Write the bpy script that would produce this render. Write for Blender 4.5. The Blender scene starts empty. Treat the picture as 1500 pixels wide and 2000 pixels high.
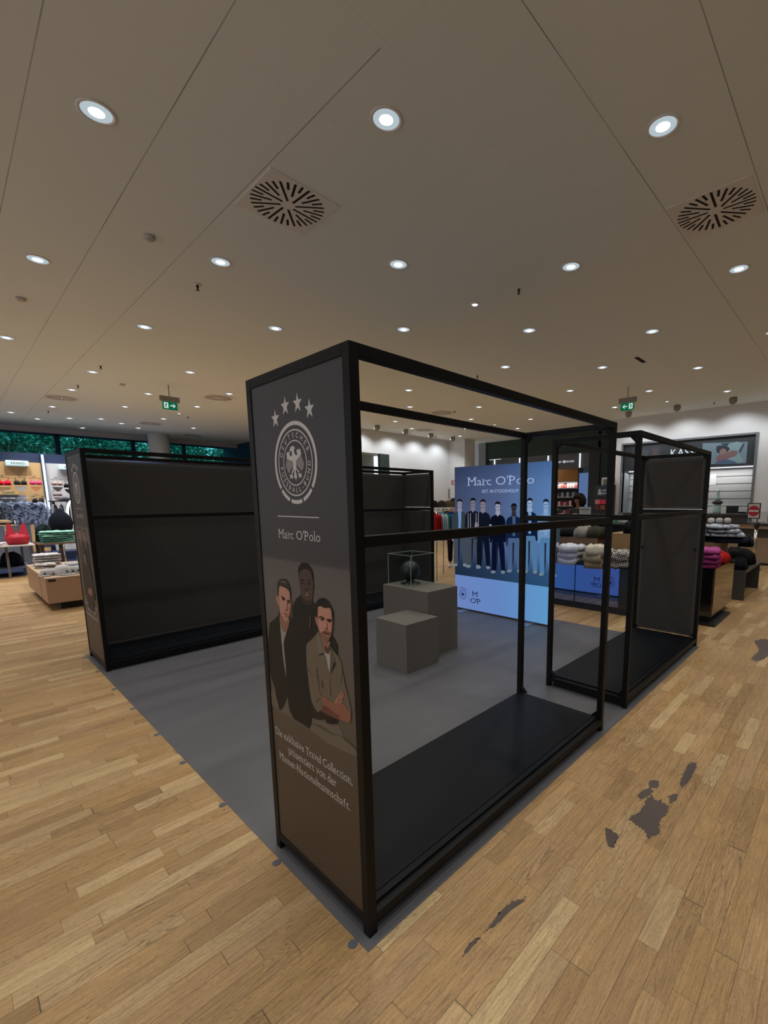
import bpy, bmesh, math, random
from mathutils import Vector, Matrix, noise
R = math.radians
PI = math.pi
random.seed(7)
S = bpy.context.scene
COL = S.collection
# ------------------------------------------------------------------ camera
F_PX, PPX, PPY = 885.026, 873.6, 1108.83
FW = Vector((0.73374466, 0.66332676, -0.1470251))
RT = Vector((0.66994964, -0.74238294, -0.00592074))
UP = Vector((0.11307631, 0.0941551, 0.98911504))
CAM = Vector((-0.928716, -1.258428, 1.691383))
cd = bpy.data.cameras.new('camera'); cam = bpy.data.objects.new('camera', cd); COL.objects.link(cam)
cam.matrix_world = Matrix(((RT.x, UP.x, -FW.x, CAM.x), (RT.y, UP.y, -FW.y, CAM.y), (RT.z, UP.z, -FW.z, CAM.z), (0, 0, 0, 1)))
cd.sensor_fit = 'AUTO'; cd.sensor_width = 36.0; cd.lens = F_PX / 2000 * 36
cd.shift_x = (750 - PPX) / 2000; cd.shift_y = (PPY - 1000) / 2000
cd.clip_start = 0.02; cd.clip_end = 200
S.camera = cam
# ------------------------------------------------------------------ world, exposure
S.view_settings.view_transform = 'Standard'; S.view_settings.look = 'None'
S.view_settings.exposure = 0.0; S.view_settings.gamma = 1.0; S.view_settings.use_curve_mapping = False
W = bpy.data.worlds.new('world'); S.world = W; W.use_nodes = True
W.node_tree.nodes['Background'].inputs[0].default_value = (0.93, 0.93, 1.0, 1)
W.node_tree.nodes['Background'].inputs[1].default_value = 1.15
SPOT_W = 64.0      # each recessed downlight
DOME_W = 44.0      # each wall-washing dome spot
WARM = (1.0, 0.975, 0.93)
S.cycles.transparent_max_bounces = 32
H_CEIL = 4.1


def ray(px, py):
    return FW + RT * ((px - PPX) / F_PX) - UP * ((py - PPY) / F_PX)
def onX(px, py, v):
    d = ray(px, py); return CAM + d * ((v - CAM.x) / d.x)
def onY(px, py, v):
    d = ray(px, py); return CAM + d * ((v - CAM.y) / d.y)
def onZ(px, py, v):
    d = ray(px, py); return CAM + d * ((v - CAM.z) / d.z)


# ------------------------------------------------------------------ materials
def lin(c):
    if isinstance(c, str):
        c = tuple(int(c[i:i + 2], 16) for i in (0, 2, 4))
    return tuple(((v / 255) / 12.92 if v / 255 <= 0.04045 else ((v / 255 + 0.055) / 1.055) ** 2.4) for v in c)
def mat(name, c, rough=0.6, metal=0.0, spec=0.5, emit=0.0, bump=0.0, bscale=40, vary=0.0, coat=0.0, vscale=6):
    m = bpy.data.materials.new(name); m.use_nodes = True
    nt = m.node_tree; b = nt.nodes['Principled BSDF']; l = lin(c)
    b.inputs['Base Color'].default_value = (*l, 1); b.inputs['Roughness'].default_value = rough
    b.inputs['Metallic'].default_value = metal; b.inputs['Specular IOR Level'].default_value = spec
    b.inputs['Coat Weight'].default_value = coat
    if emit:
        b.inputs['Emission Color'].default_value = (*l, 1); b.inputs['Emission Strength'].default_value = emit
    if bump or vary:
        tc = nt.nodes.new('ShaderNodeTexCoord'); n = nt.nodes.new('ShaderNodeTexNoise')
        n.inputs['Scale'].default_value = bscale if bump else vscale; n.inputs['Detail'].default_value = 4
        nt.links.new(tc.outputs['Object'], n.inputs['Vector'])
        if bump:
            bp = nt.nodes.new('ShaderNodeBump'); bp.inputs['Strength'].default_value = bump; bp.inputs['Distance'].default_value = 0.01
            nt.links.new(n.outputs['Fac'], bp.inputs['Height']); nt.links.new(bp.outputs['Normal'], b.inputs['Normal'])
        if vary:
            n2 = nt.nodes.new('ShaderNodeTexNoise'); n2.inputs['Scale'].default_value = vscale; n2.inputs['Detail'].default_value = 5
            nt.links.new(tc.outputs['Object'], n2.inputs['Vector'])
            mp = nt.nodes.new('ShaderNodeMapRange'); mp.inputs['From Min'].default_value = .3; mp.inputs['From Max'].default_value = .7
            mp.inputs['To Min'].default_value = 1 - vary; mp.inputs['To Max'].default_value = 1 + vary
            mx = nt.nodes.new('ShaderNodeVectorMath'); mx.operation = 'SCALE'; mx.inputs[0].default_value = l
            nt.links.new(n2.outputs['Fac'], mp.inputs['Value']); nt.links.new(mp.outputs['Result'], mx.inputs['Scale'])
            nt.links.new(mx.outputs['Vector'], b.inputs['Base Color'])
    return m
_mc = {}
def M(c, rough=0.7, **k):
    key = (c, rough, tuple(sorted(k.items())))
    if key not in _mc:
        _mc[key] = mat('m_' + str(len(_mc)), c, rough, **k)
    return _mc[key]
def EM(c, s=1.0):
    return M(c, 0.6, emit=s, spec=0.0) if False else _em(c, s)
def _em(c, s):
    key = ('E', c, s)
    if key not in _mc:
        m = bpy.data.materials.new('e_' + str(len(_mc))); m.use_nodes = True; nt = m.node_tree
        nt.nodes.remove(nt.nodes['Principled BSDF'])
        e = nt.nodes.new('ShaderNodeEmission'); e.inputs[0].default_value = (*lin(c), 1); e.inputs[1].default_value = s
        nt.links.new(e.outputs[0], nt.nodes['Material Output'].inputs[0])
        m.cycles.emission_sampling = 'NONE' if s < 0.9 else 'AUTO'
        _mc[key] = m
    return _mc[key]
def math_n(nt, op, a, b=None, c=None):
    n = nt.nodes.new('ShaderNodeMath'); n.operation = op
    for i, v in enumerate((a, b, c)):
        if v is None: continue
        if isinstance(v, (int, float)): n.inputs[i].default_value = v
        else: nt.links.new(v, n.inputs[i])
    return n.outputs[0]


def floor_material():
    m = bpy.data.materials.new('oak_strip_floor'); m.use_nodes = True; nt = m.node_tree
    b = nt.nodes['Principled BSDF']; L = nt.links.new
    tc = nt.nodes.new('ShaderNodeTexCoord'); sp = nt.nodes.new('ShaderNodeSeparateXYZ'); L(tc.outputs['Object'], sp.inputs[0])
    x, y = sp.outputs[0], sp.outputs[1]
    WD, LN = 0.0775, 0.52
    row = math_n(nt, 'FLOOR', math_n(nt, 'DIVIDE', y, WD))
    wn = nt.nodes.new('ShaderNodeTexWhiteNoise'); wn.noise_dimensions = '1D'; L(row, wn.inputs['W'])
    off = math_n(nt, 'MULTIPLY', wn.outputs['Value'], 13.7)
    xs = math_n(nt, 'ADD', math_n(nt, 'DIVIDE', x, LN), off)
    # uneven board lengths: bend the coordinate with a smooth 1-D wobble
    wob = math_n(nt, 'MULTIPLY', math_n(nt, 'SINE', math_n(nt, 'MULTIPLY', xs, 2.3)), 0.28)
    xs = math_n(nt, 'ADD', xs, wob)
    colm = math_n(nt, 'FLOOR', xs)
    cb = nt.nodes.new('ShaderNodeCombineXYZ'); L(row, cb.inputs[0]); L(colm, cb.inputs[1])
    pn = nt.nodes.new('ShaderNodeTexWhiteNoise'); pn.noise_dimensions = '2D'; L(cb.outputs[0], pn.inputs['Vector'])
    pid = pn.outputs['Value']
    ramp = nt.nodes.new('ShaderNodeValToRGB'); cr = ramp.color_ramp
    cols = [(0.0, '9a7a50'), (0.18, 'a8865a'), (0.4, 'b29064'), (0.6, 'aa8858'), (0.78, 'b6966a'), (0.9, 'c4a87a'), (1.0, 'a07e58')]
    cr.elements[0].position = 0; cr.elements[0].color = (*lin(cols[0][1]), 1)
    cr.elements[1].position = 1; cr.elements[1].color = (*lin(cols[-1][1]), 1)
    for pz, c in cols[1:-1]:
        e = cr.elements.new(pz); e.color = (*lin(c), 1)
    L(pid, ramp.inputs[0])
    # grain
    gv = nt.nodes.new('ShaderNodeCombineXYZ')
    L(math_n(nt, 'MULTIPLY', x, 5.0), gv.inputs[0]); L(math_n(nt, 'MULTIPLY', y, 75.0), gv.inputs[1]); L(math_n(nt, 'MULTIPLY', pid, 37.0), gv.inputs[2])
    gn = nt.nodes.new('ShaderNodeTexNoise'); gn.inputs['Scale'].default_value = 1.6; gn.inputs['Detail'].default_value = 7; gn.inputs['Roughness'].default_value = 0.65
    L(gv.outputs[0], gn.inputs['Vector'])
    cv = nt.nodes.new('ShaderNodeCombineXYZ')   # cathedral rings
    L(math_n(nt, 'MULTIPLY', x, 1.7), cv.inputs[0]); L(math_n(nt, 'MULTIPLY', y, 17.0), cv.inputs[1]); L(math_n(nt, 'MULTIPLY', pid, 61.0), cv.inputs[2])
    cn = nt.nodes.new('ShaderNodeTexNoise'); cn.inputs['Scale'].default_value = 1.0; cn.inputs['Detail'].default_value = 1.5; cn.inputs['Distortion'].default_value = 0.25
    L(cv.outputs[0], cn.inputs['Vector'])
    ring = math_n(nt, 'ABSOLUTE', math_n(nt, 'SINE', math_n(nt, 'MULTIPLY', cn.outputs['Fac'], 62.0)))
    ringm = nt.nodes.new('ShaderNodeMapRange'); ringm.inputs['From Min'].default_value = 0.0; ringm.inputs['From Max'].default_value = 0.55
    ringm.inputs['To Min'].default_value = 0.5; ringm.inputs['To Max'].default_value = 1.0; L(ring, ringm.inputs['Value'])
    rsel = nt.nodes.new('ShaderNodeMapRange'); rsel.inputs['From Min'].default_value = 0.35; rsel.inputs['From Max'].default_value = 1.0
    pn2 = nt.nodes.new('ShaderNodeTexWhiteNoise'); pn2.noise_dimensions = '3D'; L(cb.outputs[0], pn2.inputs['Vector'])
    L(pn2.outputs['Value'], rsel.inputs['Value'])
    ringf = math_n(nt, 'ADD', math_n(nt, 'MULTIPLY', math_n(nt, 'SUBTRACT', ringm.outputs[0], 1.0), rsel.outputs[0]), 1.0)
    gm = nt.nodes.new('ShaderNodeMapRange'); gm.inputs['From Min'].default_value = 0.3; gm.inputs['From Max'].default_value = 0.72
    gm.inputs['To Min'].default_value = 0.66; gm.inputs['To Max'].default_value = 1.2; L(gn.outputs['Fac'], gm.inputs['Value'])
    # wear patches and dark blotches
    wv = nt.nodes.new('ShaderNodeTexNoise'); wv.inputs['Scale'].default_value = 1.1; wv.inputs['Detail'].default_value = 6
    L(tc.outputs['Object'], wv.inputs['Vector'])
    wm = nt.nodes.new('ShaderNodeMapRange'); wm.inputs['From Min'].default_value = 0.3; wm.inputs['From Max'].default_value = 0.7
    wm.inputs['To Min'].default_value = 0.9; wm.inputs['To Max'].default_value = 1.07; L(wv.outputs['Fac'], wm.inputs['Value'])
    # pores: dark flecks
    fv = nt.nodes.new('ShaderNodeCombineXYZ'); L(math_n(nt, 'MULTIPLY', x, 60.0), fv.inputs[0]); L(math_n(nt, 'MULTIPLY', y, 230.0), fv.inputs[1])
    fn = nt.nodes.new('ShaderNodeTexNoise'); fn.inputs['Scale'].default_value = 1.0; fn.inputs['Detail'].default_value = 3; L(fv.outputs[0], fn.inputs['Vector'])
    fm = nt.nodes.new('ShaderNodeMapRange'); fm.inputs['From Min'].default_value = 0.30; fm.inputs['From Max'].default_value = 0.48
    fm.inputs['To Min'].default_value = 0.68; fm.inputs['To Max'].default_value = 1.0; L(fn.outputs['Fac'], fm.inputs['Value'])
    # seams
    def seam(fr, wd):
        d = math_n(nt, 'MINIMUM', fr, math_n(nt, 'SUBTRACT', 1.0, fr))
        r = nt.nodes.new('ShaderNodeMapRange'); r.interpolation_type = 'SMOOTHSTEP'
        r.inputs['From Min'].default_value = 0.0; r.inputs['From Max'].default_value = wd
        r.inputs['To Min'].default_value = 0.0; r.inputs['To Max'].default_value = 1.0; L(d, r.inputs['Value']); return r.outputs[0]
    s1 = seam(math_n(nt, 'FRACT', math_n(nt, 'DIVIDE', y, WD)), 0.022)
    s2 = seam(math_n(nt, 'FRACT', xs), 0.004)
    sm = math_n(nt, 'MINIMUM', s1, s2)
    sn = nt.nodes.new('ShaderNodeTexNoise'); sn.inputs['Scale'].default_value = 5.0; sn.inputs['Detail'].default_value = 3; L(tc.outputs['Object'], sn.inputs['Vector'])
    sd = nt.nodes.new('ShaderNodeMapRange'); sd.inputs['From Min'].default_value = 0.35; sd.inputs['From Max'].default_value = 0.65
    sd.inputs['To Min'].default_value = 0.62; sd.inputs['To Max'].default_value = 0.22; L(sn.outputs['Fac'], sd.inputs['Value'])
    seamf = math_n(nt, 'ADD', sd.outputs[0], math_n(nt, 'MULTIPLY', sm, math_n(nt, 'SUBTRACT', 1.0, sd.outputs[0])))
    f = math_n(nt, 'MULTIPLY', math_n(nt, 'MULTIPLY', gm.outputs[0], ringf), math_n(nt, 'MULTIPLY', wm.outputs[0], seamf))
    f = math_n(nt, 'MULTIPLY', f, fm.outputs[0])
    sc = nt.nodes.new('ShaderNodeVectorMath'); sc.operation = 'SCALE'; L(ramp.outputs[0], sc.inputs[0]); L(f, sc.inputs['Scale'])
    L(sc.outputs[0], b.inputs['Base Color'])
    rr = nt.nodes.new('ShaderNodeMapRange'); rr.inputs['To Min'].default_value = 0.32; rr.inputs['To Max'].default_value = 0.52
    L(gn.outputs['Fac'], rr.inputs['Value']); L(rr.outputs[0], b.inputs['Roughness'])
    b.inputs['Specular IOR Level'].default_value = 0.4
    bp = nt.nodes.new('ShaderNodeBump'); bp.inputs['Strength'].default_value = 0.4; bp.inputs['Distance'].default_value = 0.003
    L(f, bp.inputs['Height']); L(bp.outputs['Normal'], b.inputs['Normal'])
    return m


def ceiling_material():
    m = bpy.data.materials.new('ceiling_panels'); m.use_nodes = True; nt = m.node_tree
    b = nt.nodes['Principled BSDF']; L = nt.links.new
    tc = nt.nodes.new('ShaderNodeTexCoord'); sp = nt.nodes.new('ShaderNodeSeparateXYZ'); L(tc.outputs['Object'], sp.inputs[0])
    x, y = sp.outputs[0], sp.outputs[1]
    def line(c, off, pitch, w):
        fr = math_n(nt, 'FRACT', math_n(nt, 'ADD', math_n(nt, 'DIVIDE', math_n(nt, 'SUBTRACT', c, off), pitch), 100.0))
        d = math_n(nt, 'MULTIPLY', math_n(nt, 'MINIMUM', fr, math_n(nt, 'SUBTRACT', 1.0, fr)), pitch)
        r = nt.nodes.new('ShaderNodeMapRange'); r.inputs['From Min'].default_value = w * .5; r.inputs['From Max'].default_value = w * 1.3
        r.inputs['To Min'].default_value = 1; r.inputs['To Max'].default_value = 0; L(d, r.inputs['Value']); return r.outputs[0]
    lx = line(x, 0.309, 0.6265, 0.0035); ly = line(y, 0.197, 0.6425, 0.0035)
    diag = math_n(nt, 'GREATER_THAN', y, math_n(nt, 'ADD', math_n(nt, 'MULTIPLY', x, 0.95), 0.0))
    n = nt.nodes.new('ShaderNodeTexNoise'); n.inputs['Scale'].default_value = 0.9; n.inputs['Detail'].default_value = 2; L(tc.outputs['Object'], n.inputs['Vector'])
    fade = nt.nodes.new('ShaderNodeMapRange'); fade.inputs['From Min'].default_value = .4; fade.inputs['From Max'].default_value = .6
    fade.inputs['To Min'].default_value = .25; fade.inputs['To Max'].default_value = .8; L(n.outputs['Fac'], fade.inputs['Value'])
    kx = math_n(nt, 'ADD', math_n(nt, 'MULTIPLY', math_n(nt, 'MULTIPLY', diag, math_n(nt, 'LESS_THAN', x, 1.1)), 0.75), 0.08)
    ky = math_n(nt, 'ADD', math_n(nt, 'MULTIPLY', math_n(nt, 'MULTIPLY', math_n(nt, 'SUBTRACT', 1.0, diag), math_n(nt, 'LESS_THAN', y, 0.4)), 0.75), 0.08)
    a = math_n(nt, 'MAXIMUM', math_n(nt, 'MULTIPLY', lx, kx), math_n(nt, 'MULTIPLY', ly, ky))
    a = math_n(nt, 'MULTIPLY', a, math_n(nt, 'ADD', math_n(nt, 'MULTIPLY', fade.outputs[0], .6), .35))
    mx = nt.nodes.new('ShaderNodeMix'); mx.data_type = 'RGBA'; L(a, mx.inputs['Factor'])
    mx.inputs['A'].default_value = (*lin('e2e8e4'), 1); mx.inputs['B'].default_value = (*lin('4a4038'), 1)
    L(mx.outputs['Result'], b.inputs['Base Color']); b.inputs['Roughness'].default_value = 0.75; b.inputs['Specular IOR Level'].default_value = 0.25
    return m


def vinyl_material():
    m = bpy.data.materials.new('grey_vinyl'); m.use_nodes = True; nt = m.node_tree; L = nt.links.new
    b = nt.nodes['Principled BSDF']
    tc = nt.nodes.new('ShaderNodeTexCoord')
    mp = nt.nodes.new('ShaderNodeMapping'); mp.inputs['Scale'].default_value = (0.6, 2.2, 1); mp.inputs['Rotation'].default_value = (0, 0, 0.9); L(tc.outputs['Object'], mp.inputs[0])
    n = nt.nodes.new('ShaderNodeTexNoise'); n.inputs['Scale'].default_value = 1.4; n.inputs['Detail'].default_value = 4; L(mp.outputs[0], n.inputs['Vector'])
    r = nt.nodes.new('ShaderNodeValToRGB'); r.color_ramp.elements[0].position = .35; r.color_ramp.elements[1].position = .7
    r.color_ramp.elements[0].color = (*lin('525255'), 1); r.color_ramp.elements[1].color = (*lin('5c5c5f'), 1)
    L(n.outputs['Fac'], r.inputs[0]); L(r.outputs[0], b.inputs['Base Color'])
    b.inputs['Roughness'].default_value = 0.42; b.inputs['Specular IOR Level'].default_value = 0.45
    return m


def gradient_emission(name, c0, c1, axis, lo, hi, strength, c2=None, vert=None):
    """backlit print: colour runs from c0 to c1 along one object axis"""
    m = bpy.data.materials.new(name); m.use_nodes = True; nt = m.node_tree; L = nt.links.new
    nt.nodes.remove(nt.nodes['Principled BSDF'])
    tc = nt.nodes.new('ShaderNodeTexCoord'); sp = nt.nodes.new('ShaderNodeSeparateXYZ'); L(tc.outputs['Object'], sp.inputs[0])
    mr = nt.nodes.new('ShaderNodeMapRange'); mr.inputs['From Min'].default_value = lo; mr.inputs['From Max'].default_value = hi
    L(sp.outputs[axis], mr.inputs['Value'])
    r = nt.nodes.new('ShaderNodeValToRGB'); r.color_ramp.elements[0].color = (*lin(c0), 1); r.color_ramp.elements[1].color = (*lin(c1), 1)
    if c2:
        e = r.color_ramp.elements.new(0.5); e.color = (*lin(c2), 1)
    L(mr.outputs[0], r.inputs[0])
    e = nt.nodes.new('ShaderNodeEmission'); e.inputs[1].default_value = strength; L(r.outputs[0], e.inputs[0])
    if vert:
        vm = nt.nodes.new('ShaderNodeMapRange'); vm.inputs['From Min'].default_value = 0; vm.inputs['From Max'].default_value = 2.2; L(sp.outputs[2], vm.inputs['Value'])
        vr = nt.nodes.new('ShaderNodeValToRGB'); els = vr.color_ramp.elements
        els[0].position = vert[0][0]; els[0].color = (*vert[0][1], 1); els[1].position = vert[-1][0]; els[1].color = (*vert[-1][1], 1)
        for p_, c_ in vert[1:-1]: q_ = els.new(p_); q_.color = (*c_, 1)
        L(vm.outputs[0], vr.inputs[0]); mu = nt.nodes.new('ShaderNodeVectorMath'); mu.operation = 'MULTIPLY'; L(r.outputs[0], mu.inputs[0]); L(vr.outputs[0], mu.inputs[1]); L(mu.outputs[0], e.inputs[0])
    L(e.outputs[0], nt.nodes['Material Output'].inputs[0])
    return m


def gradient_paint(name, stops, axis, rough=.5, spec=.4):
    m = bpy.data.materials.new(name); m.use_nodes = True; nt = m.node_tree; L = nt.links.new
    b = nt.nodes['Principled BSDF']; tc = nt.nodes.new('ShaderNodeTexCoord'); sp = nt.nodes.new('ShaderNodeSeparateXYZ'); L(tc.outputs['Object'], sp.inputs[0])
    lo, hi = stops[0][0], stops[-1][0]
    mr = nt.nodes.new('ShaderNodeMapRange'); mr.inputs['From Min'].default_value = lo; mr.inputs['From Max'].default_value = hi; L(sp.outputs[axis], mr.inputs['Value'])
    r = nt.nodes.new('ShaderNodeValToRGB'); r.color_ramp.elements[0].color = (*lin(stops[0][1]), 1); r.color_ramp.elements[1].color = (*lin(stops[-1][1]), 1)
    for v, c in stops[1:-1]:
        e = r.color_ramp.elements.new((v - lo) / (hi - lo)); e.color = (*lin(c), 1)
    L(mr.outputs[0], r.inputs[0]); L(r.outputs[0], b.inputs['Base Color']); b.inputs['Roughness'].default_value = rough; b.inputs['Specular IOR Level'].default_value = spec
    return m


def glass_material(name, tint, gloss=0.12, rough=0.02):
    m = bpy.data.materials.new(name); m.use_nodes = True; nt = m.node_tree; L = nt.links.new
    nt.nodes.remove(nt.nodes['Principled BSDF'])
    t = nt.nodes.new('ShaderNodeBsdfTransparent'); t.inputs[0].default_value = (*tint, 1)
    g = nt.nodes.new('ShaderNodeBsdfGlossy'); g.inputs['Roughness'].default_value = rough
    lw = nt.nodes.new('ShaderNodeLayerWeight'); lw.inputs[0].default_value = .5
    fz = math_n(nt, 'ADD', math_n(nt, 'MULTIPLY', math_n(nt, 'POWER', lw.outputs['Facing'], 3.0), gloss * 2.5), .02)
    mx = nt.nodes.new('ShaderNodeMixShader'); L(fz, mx.inputs[0]); L(t.outputs[0], mx.inputs[1]); L(g.outputs[0], mx.inputs[2])
    L(mx.outputs[0], nt.nodes['Material Output'].inputs[0])
    return m


BLK = mat('black_powder_coat', '08090b', 0.48, spec=0.22)
BLK2 = mat('black_plate', '0a0e13', 0.45, spec=0.2)
PANEL = mat('grey_fabric_panel', '3b3937', 0.8, spec=0.3, bump=.1, bscale=300)
PANEL_RIM = mat('grey_panel_rim', '474542', 0.7, spec=0.3)
CUBE = mat('warm_grey_laminate', '625f59', 0.45, spec=0.4)
WHITE = mat('white_wall_paint', 'd2d3d4', 0.85, spec=0.2)
NAVY = mat('navy_paint', '14284a', 0.6)
CHROME = mat('chrome', 'c8c4be', 0.15, metal=1.0)
DARKM = mat('dark_mirror', '8496b8', 0.04, metal=1.0)
BRONZE = mat('bronze_mirror', '8a7c66', 0.06, metal=1.0)
SKIN = mat('skin', 'b98468', 0.55)
TAN = mat('tan_laminate', 'a58468', 0.5, spec=.3)
WOOD = mat('pale_wood_panel', 'bf9c6c', 0.55, vary=.08, vscale=2)


# ------------------------------------------------------------------ mesh helpers
def link(name, me, ms, parent=None, smooth=False):
    o = bpy.data.objects.new(name, me); COL.objects.link(o)
    for m in (ms if isinstance(ms, (list, tuple)) else [ms]): me.materials.append(m)
    if parent: o.parent = parent
    if smooth:
        for p in me.polygons: p.use_smooth = True
    return o
def tag(o, label=None, cat=None, group=None, kind=None):
    if label: o['label'] = label
    if cat: o['category'] = cat
    if group: o['group'] = group
    if kind: o['kind'] = kind
    return o
def empty(name, loc, label, cat, group=None, rz=0):
    o = bpy.data.objects.new(name, None); COL.objects.link(o); o.location = loc; o.rotation_euler.z = rz
    o.empty_display_size = .1
    return tag(o, label, cat, group)
def struct(o): o['kind'] = 'structure'; return o


class MB:
    """mesh builder; world-space shapes, stored relative to org"""
    def __init__(s, org=(0, 0, 0)):
        s.bm = bmesh.new(); s.org = Vector(org)
    def box(s, a, b, mi=0, bevel=0.0):
        a = Vector(a); b = Vector(b)
        lo = Vector([min(a[i], b[i]) for i in range(3)]) - s.org; hi = Vector([max(a[i], b[i]) for i in range(3)]) - s.org
        r = bmesh.ops.create_cube(s.bm, size=1)
        vs = r['verts']
        for v in vs:
            v.co = Vector([lo[i] + (v.co[i] + .5) * (hi[i] - lo[i]) for i in range(3)])
        fs = {f for v in vs for f in v.link_faces}
        for f in fs: f.material_index = mi
        if bevel:
            es = {e for v in vs for e in v.link_edges}
            rr = bmesh.ops.bevel(s.bm, geom=list(es) + list(vs), offset=bevel, segments=2, affect='EDGES', profile=.5)
            for f in rr['faces']: f.material_index = mi
        return s
    def quad(s, pts, mi=0):
        f = s.bm.faces.new([s.bm.verts.new(Vector(q) - s.org) for q in pts]); f.material_index = mi; return s
    def tube(s, pts, r, n=10, mi=0, caps=True):
        pts = [Vector(q) - s.org for q in pts]; rs = r if isinstance(r, (list, tuple)) else [r] * len(pts)
        rings = []
        ref = None
        for i, q in enumerate(pts):
            t = ((pts[min(i + 1, len(pts) - 1)] - pts[max(i - 1, 0)])).normalized()
            if ref is None: ref = Vector((0, 0, 1)) if abs(t.z) < .9 else Vector((1, 0, 0))
            a = t.cross(ref).normalized(); b2 = t.cross(a).normalized(); ref = -b2 if abs(t.dot(b2)) < .5 else ref
            ref = a.cross(t).normalized()
            rings.append([s.bm.verts.new(q + (a * math.cos(2 * PI * k / n) + ref * math.sin(2 * PI * k / n)) * rs[i]) for k in range(n)])
        for A, B in zip(rings, rings[1:]):
            for k in range(n):
                f = s.bm.faces.new((A[k], A[(k + 1) % n], B[(k + 1) % n], B[k])); f.material_index = mi; f.smooth = True
        if caps:
            for rg in (rings[0][::-1], rings[-1]):
                f = s.bm.faces.new(rg); f.material_index = mi
        return s
    def lathe(s, prof, c=(0, 0, 0), n=24, mi=0, sx=1, sy=1, axis='Z'):
        c = Vector(c) - s.org; rings = []
        for r, z in prof:
            rg = []
            for k in range(n):
                a = 2 * PI * k / n; q = Vector((r * math.cos(a) * sx, r * math.sin(a) * sy, z))
                if axis == 'X': q = Vector((q.z, q.x, q.y))
                if axis == 'Y': q = Vector((q.x, q.z, q.y))
                rg.append(s.bm.verts.new(c + q))
            rings.append(rg)
        for A, B in zip(rings, rings[1:]):
            for k in range(n):
                f = s.bm.faces.new((A[k], A[(k + 1) % n], B[(k + 1) % n], B[k])); f.material_index = mi; f.smooth = True
        for rg, rev in ((rings[0], True), (rings[-1], False)):
            f = s.bm.faces.new(rg[::-1] if rev else rg); f.material_index = mi
        return s
    def prism(s, pts, off, mi=0):
        """closed outline pts (3-D, planar) extruded by vector off"""
        off = Vector(off)
        A = [s.bm.verts.new(Vector(q) - s.org) for q in pts]; B = [s.bm.verts.new(Vector(q) - s.org + off) for q in pts]
        n = len(A); fs = [s.bm.faces.new(A[::-1]), s.bm.faces.new(B)]
        for k in range(n): fs.append(s.bm.faces.new((A[k], A[(k + 1) % n], B[(k + 1) % n], B[k])))
        for f in fs: f.material_index = mi
        return s
    def build(s, name, ms, parent=None, smooth=False, recalc=True):
        if recalc: bmesh.ops.recalc_face_normals(s.bm, faces=s.bm.faces)
        me = bpy.data.meshes.new(name); s.bm.to_mesh(me); s.bm.free()
        o = link(name, me, ms, parent, False)
        if smooth:
            for p in me.polygons: p.use_smooth = True
        if not parent: o.location = s.org
        return o


def boxo(name, a, b, m, parent=None, org=None, bevel=0.0):
    if org is None: org = parent.location if parent else (0, 0, 0)
    return MB(org).box(a, b, bevel=bevel).build(name, m, parent)
def wall(name, a, b, m):
    return struct(boxo(name, a, b, m))
def sm(pts, n=4):
    """closed Catmull-Rom through 2-D pts"""
    out = []; N = len(pts)
    for i in range(N):
        p0, p1, p2, p3 = (pts[(i + k - 1) % N] for k in range(4))
        for j in range(n):
            t = j / n
            out.append(tuple(.5 * (2 * p1[d] + (p2[d] - p0[d]) * t + (2 * p0[d] - 5 * p1[d] + 4 * p2[d] - p3[d]) * t * t + (3 * p1[d] - p0[d] - 3 * p2[d] + p3[d]) * t ** 3) for d in (0, 1)))
    return out
def ell(cx, cy, rx, ry, n=20, a0=0, a1=2 * PI):
    return [(cx + rx * math.cos(a0 + (a1 - a0) * k / n), cy + ry * math.sin(a0 + (a1 - a0) * k / n)) for k in range(n + (0 if abs(a1 - a0 - 2 * PI) < 1e-6 else 1))]
def arc_band(cx, cy, r0, r1, a0, a1, n=48):
    """annular band as list of quads"""
    q = []
    for k in range(n):
        b0 = a0 + (a1 - a0) * k / n; b1 = a0 + (a1 - a0) * (k + 1) / n
        q.append([(cx + r * math.cos(b), cy + r * math.sin(b)) for r, b in ((r0, b0), (r1, b0), (r1, b1), (r0, b1))])
    return q


class Print:
    """flat printed artwork on a plane: o + u*U + v*V, layers lifted along N"""
    def __init__(s, o, U, V, N, org):
        s.o, s.U, s.V, s.N = Vector(o), Vector(U), Vector(V), Vector(N); s.mb = MB(org); s.ms = []; s.lift = 0.0004
    def mi(s, m):
        if m not in s.ms: s.ms.append(m)
        return s.ms.index(m)
    def poly(s, pts, m, layer=1):
        off = s.N * (s.lift * layer)
        cl = []
        for q in pts:
            if not cl or (abs(q[0] - cl[-1][0]) + abs(q[1] - cl[-1][1])) > 1e-6: cl.append(q)
        s.mb.quad([s.o + s.U * q[0] + s.V * q[1] + off for q in cl], s.mi(m))
    def polys(s, L, m, layer=1):
        for q in L: s.poly(q, m, layer)
    def build(s, name, parent):
        return s.mb.build(name, s.ms, parent, recalc=False)
def uvX(px, py, X):      # print coordinates on a plane facing -X : u runs to -Y, v = Z
    q = onX(px, py, X); return (-q.y, q.z)


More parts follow.
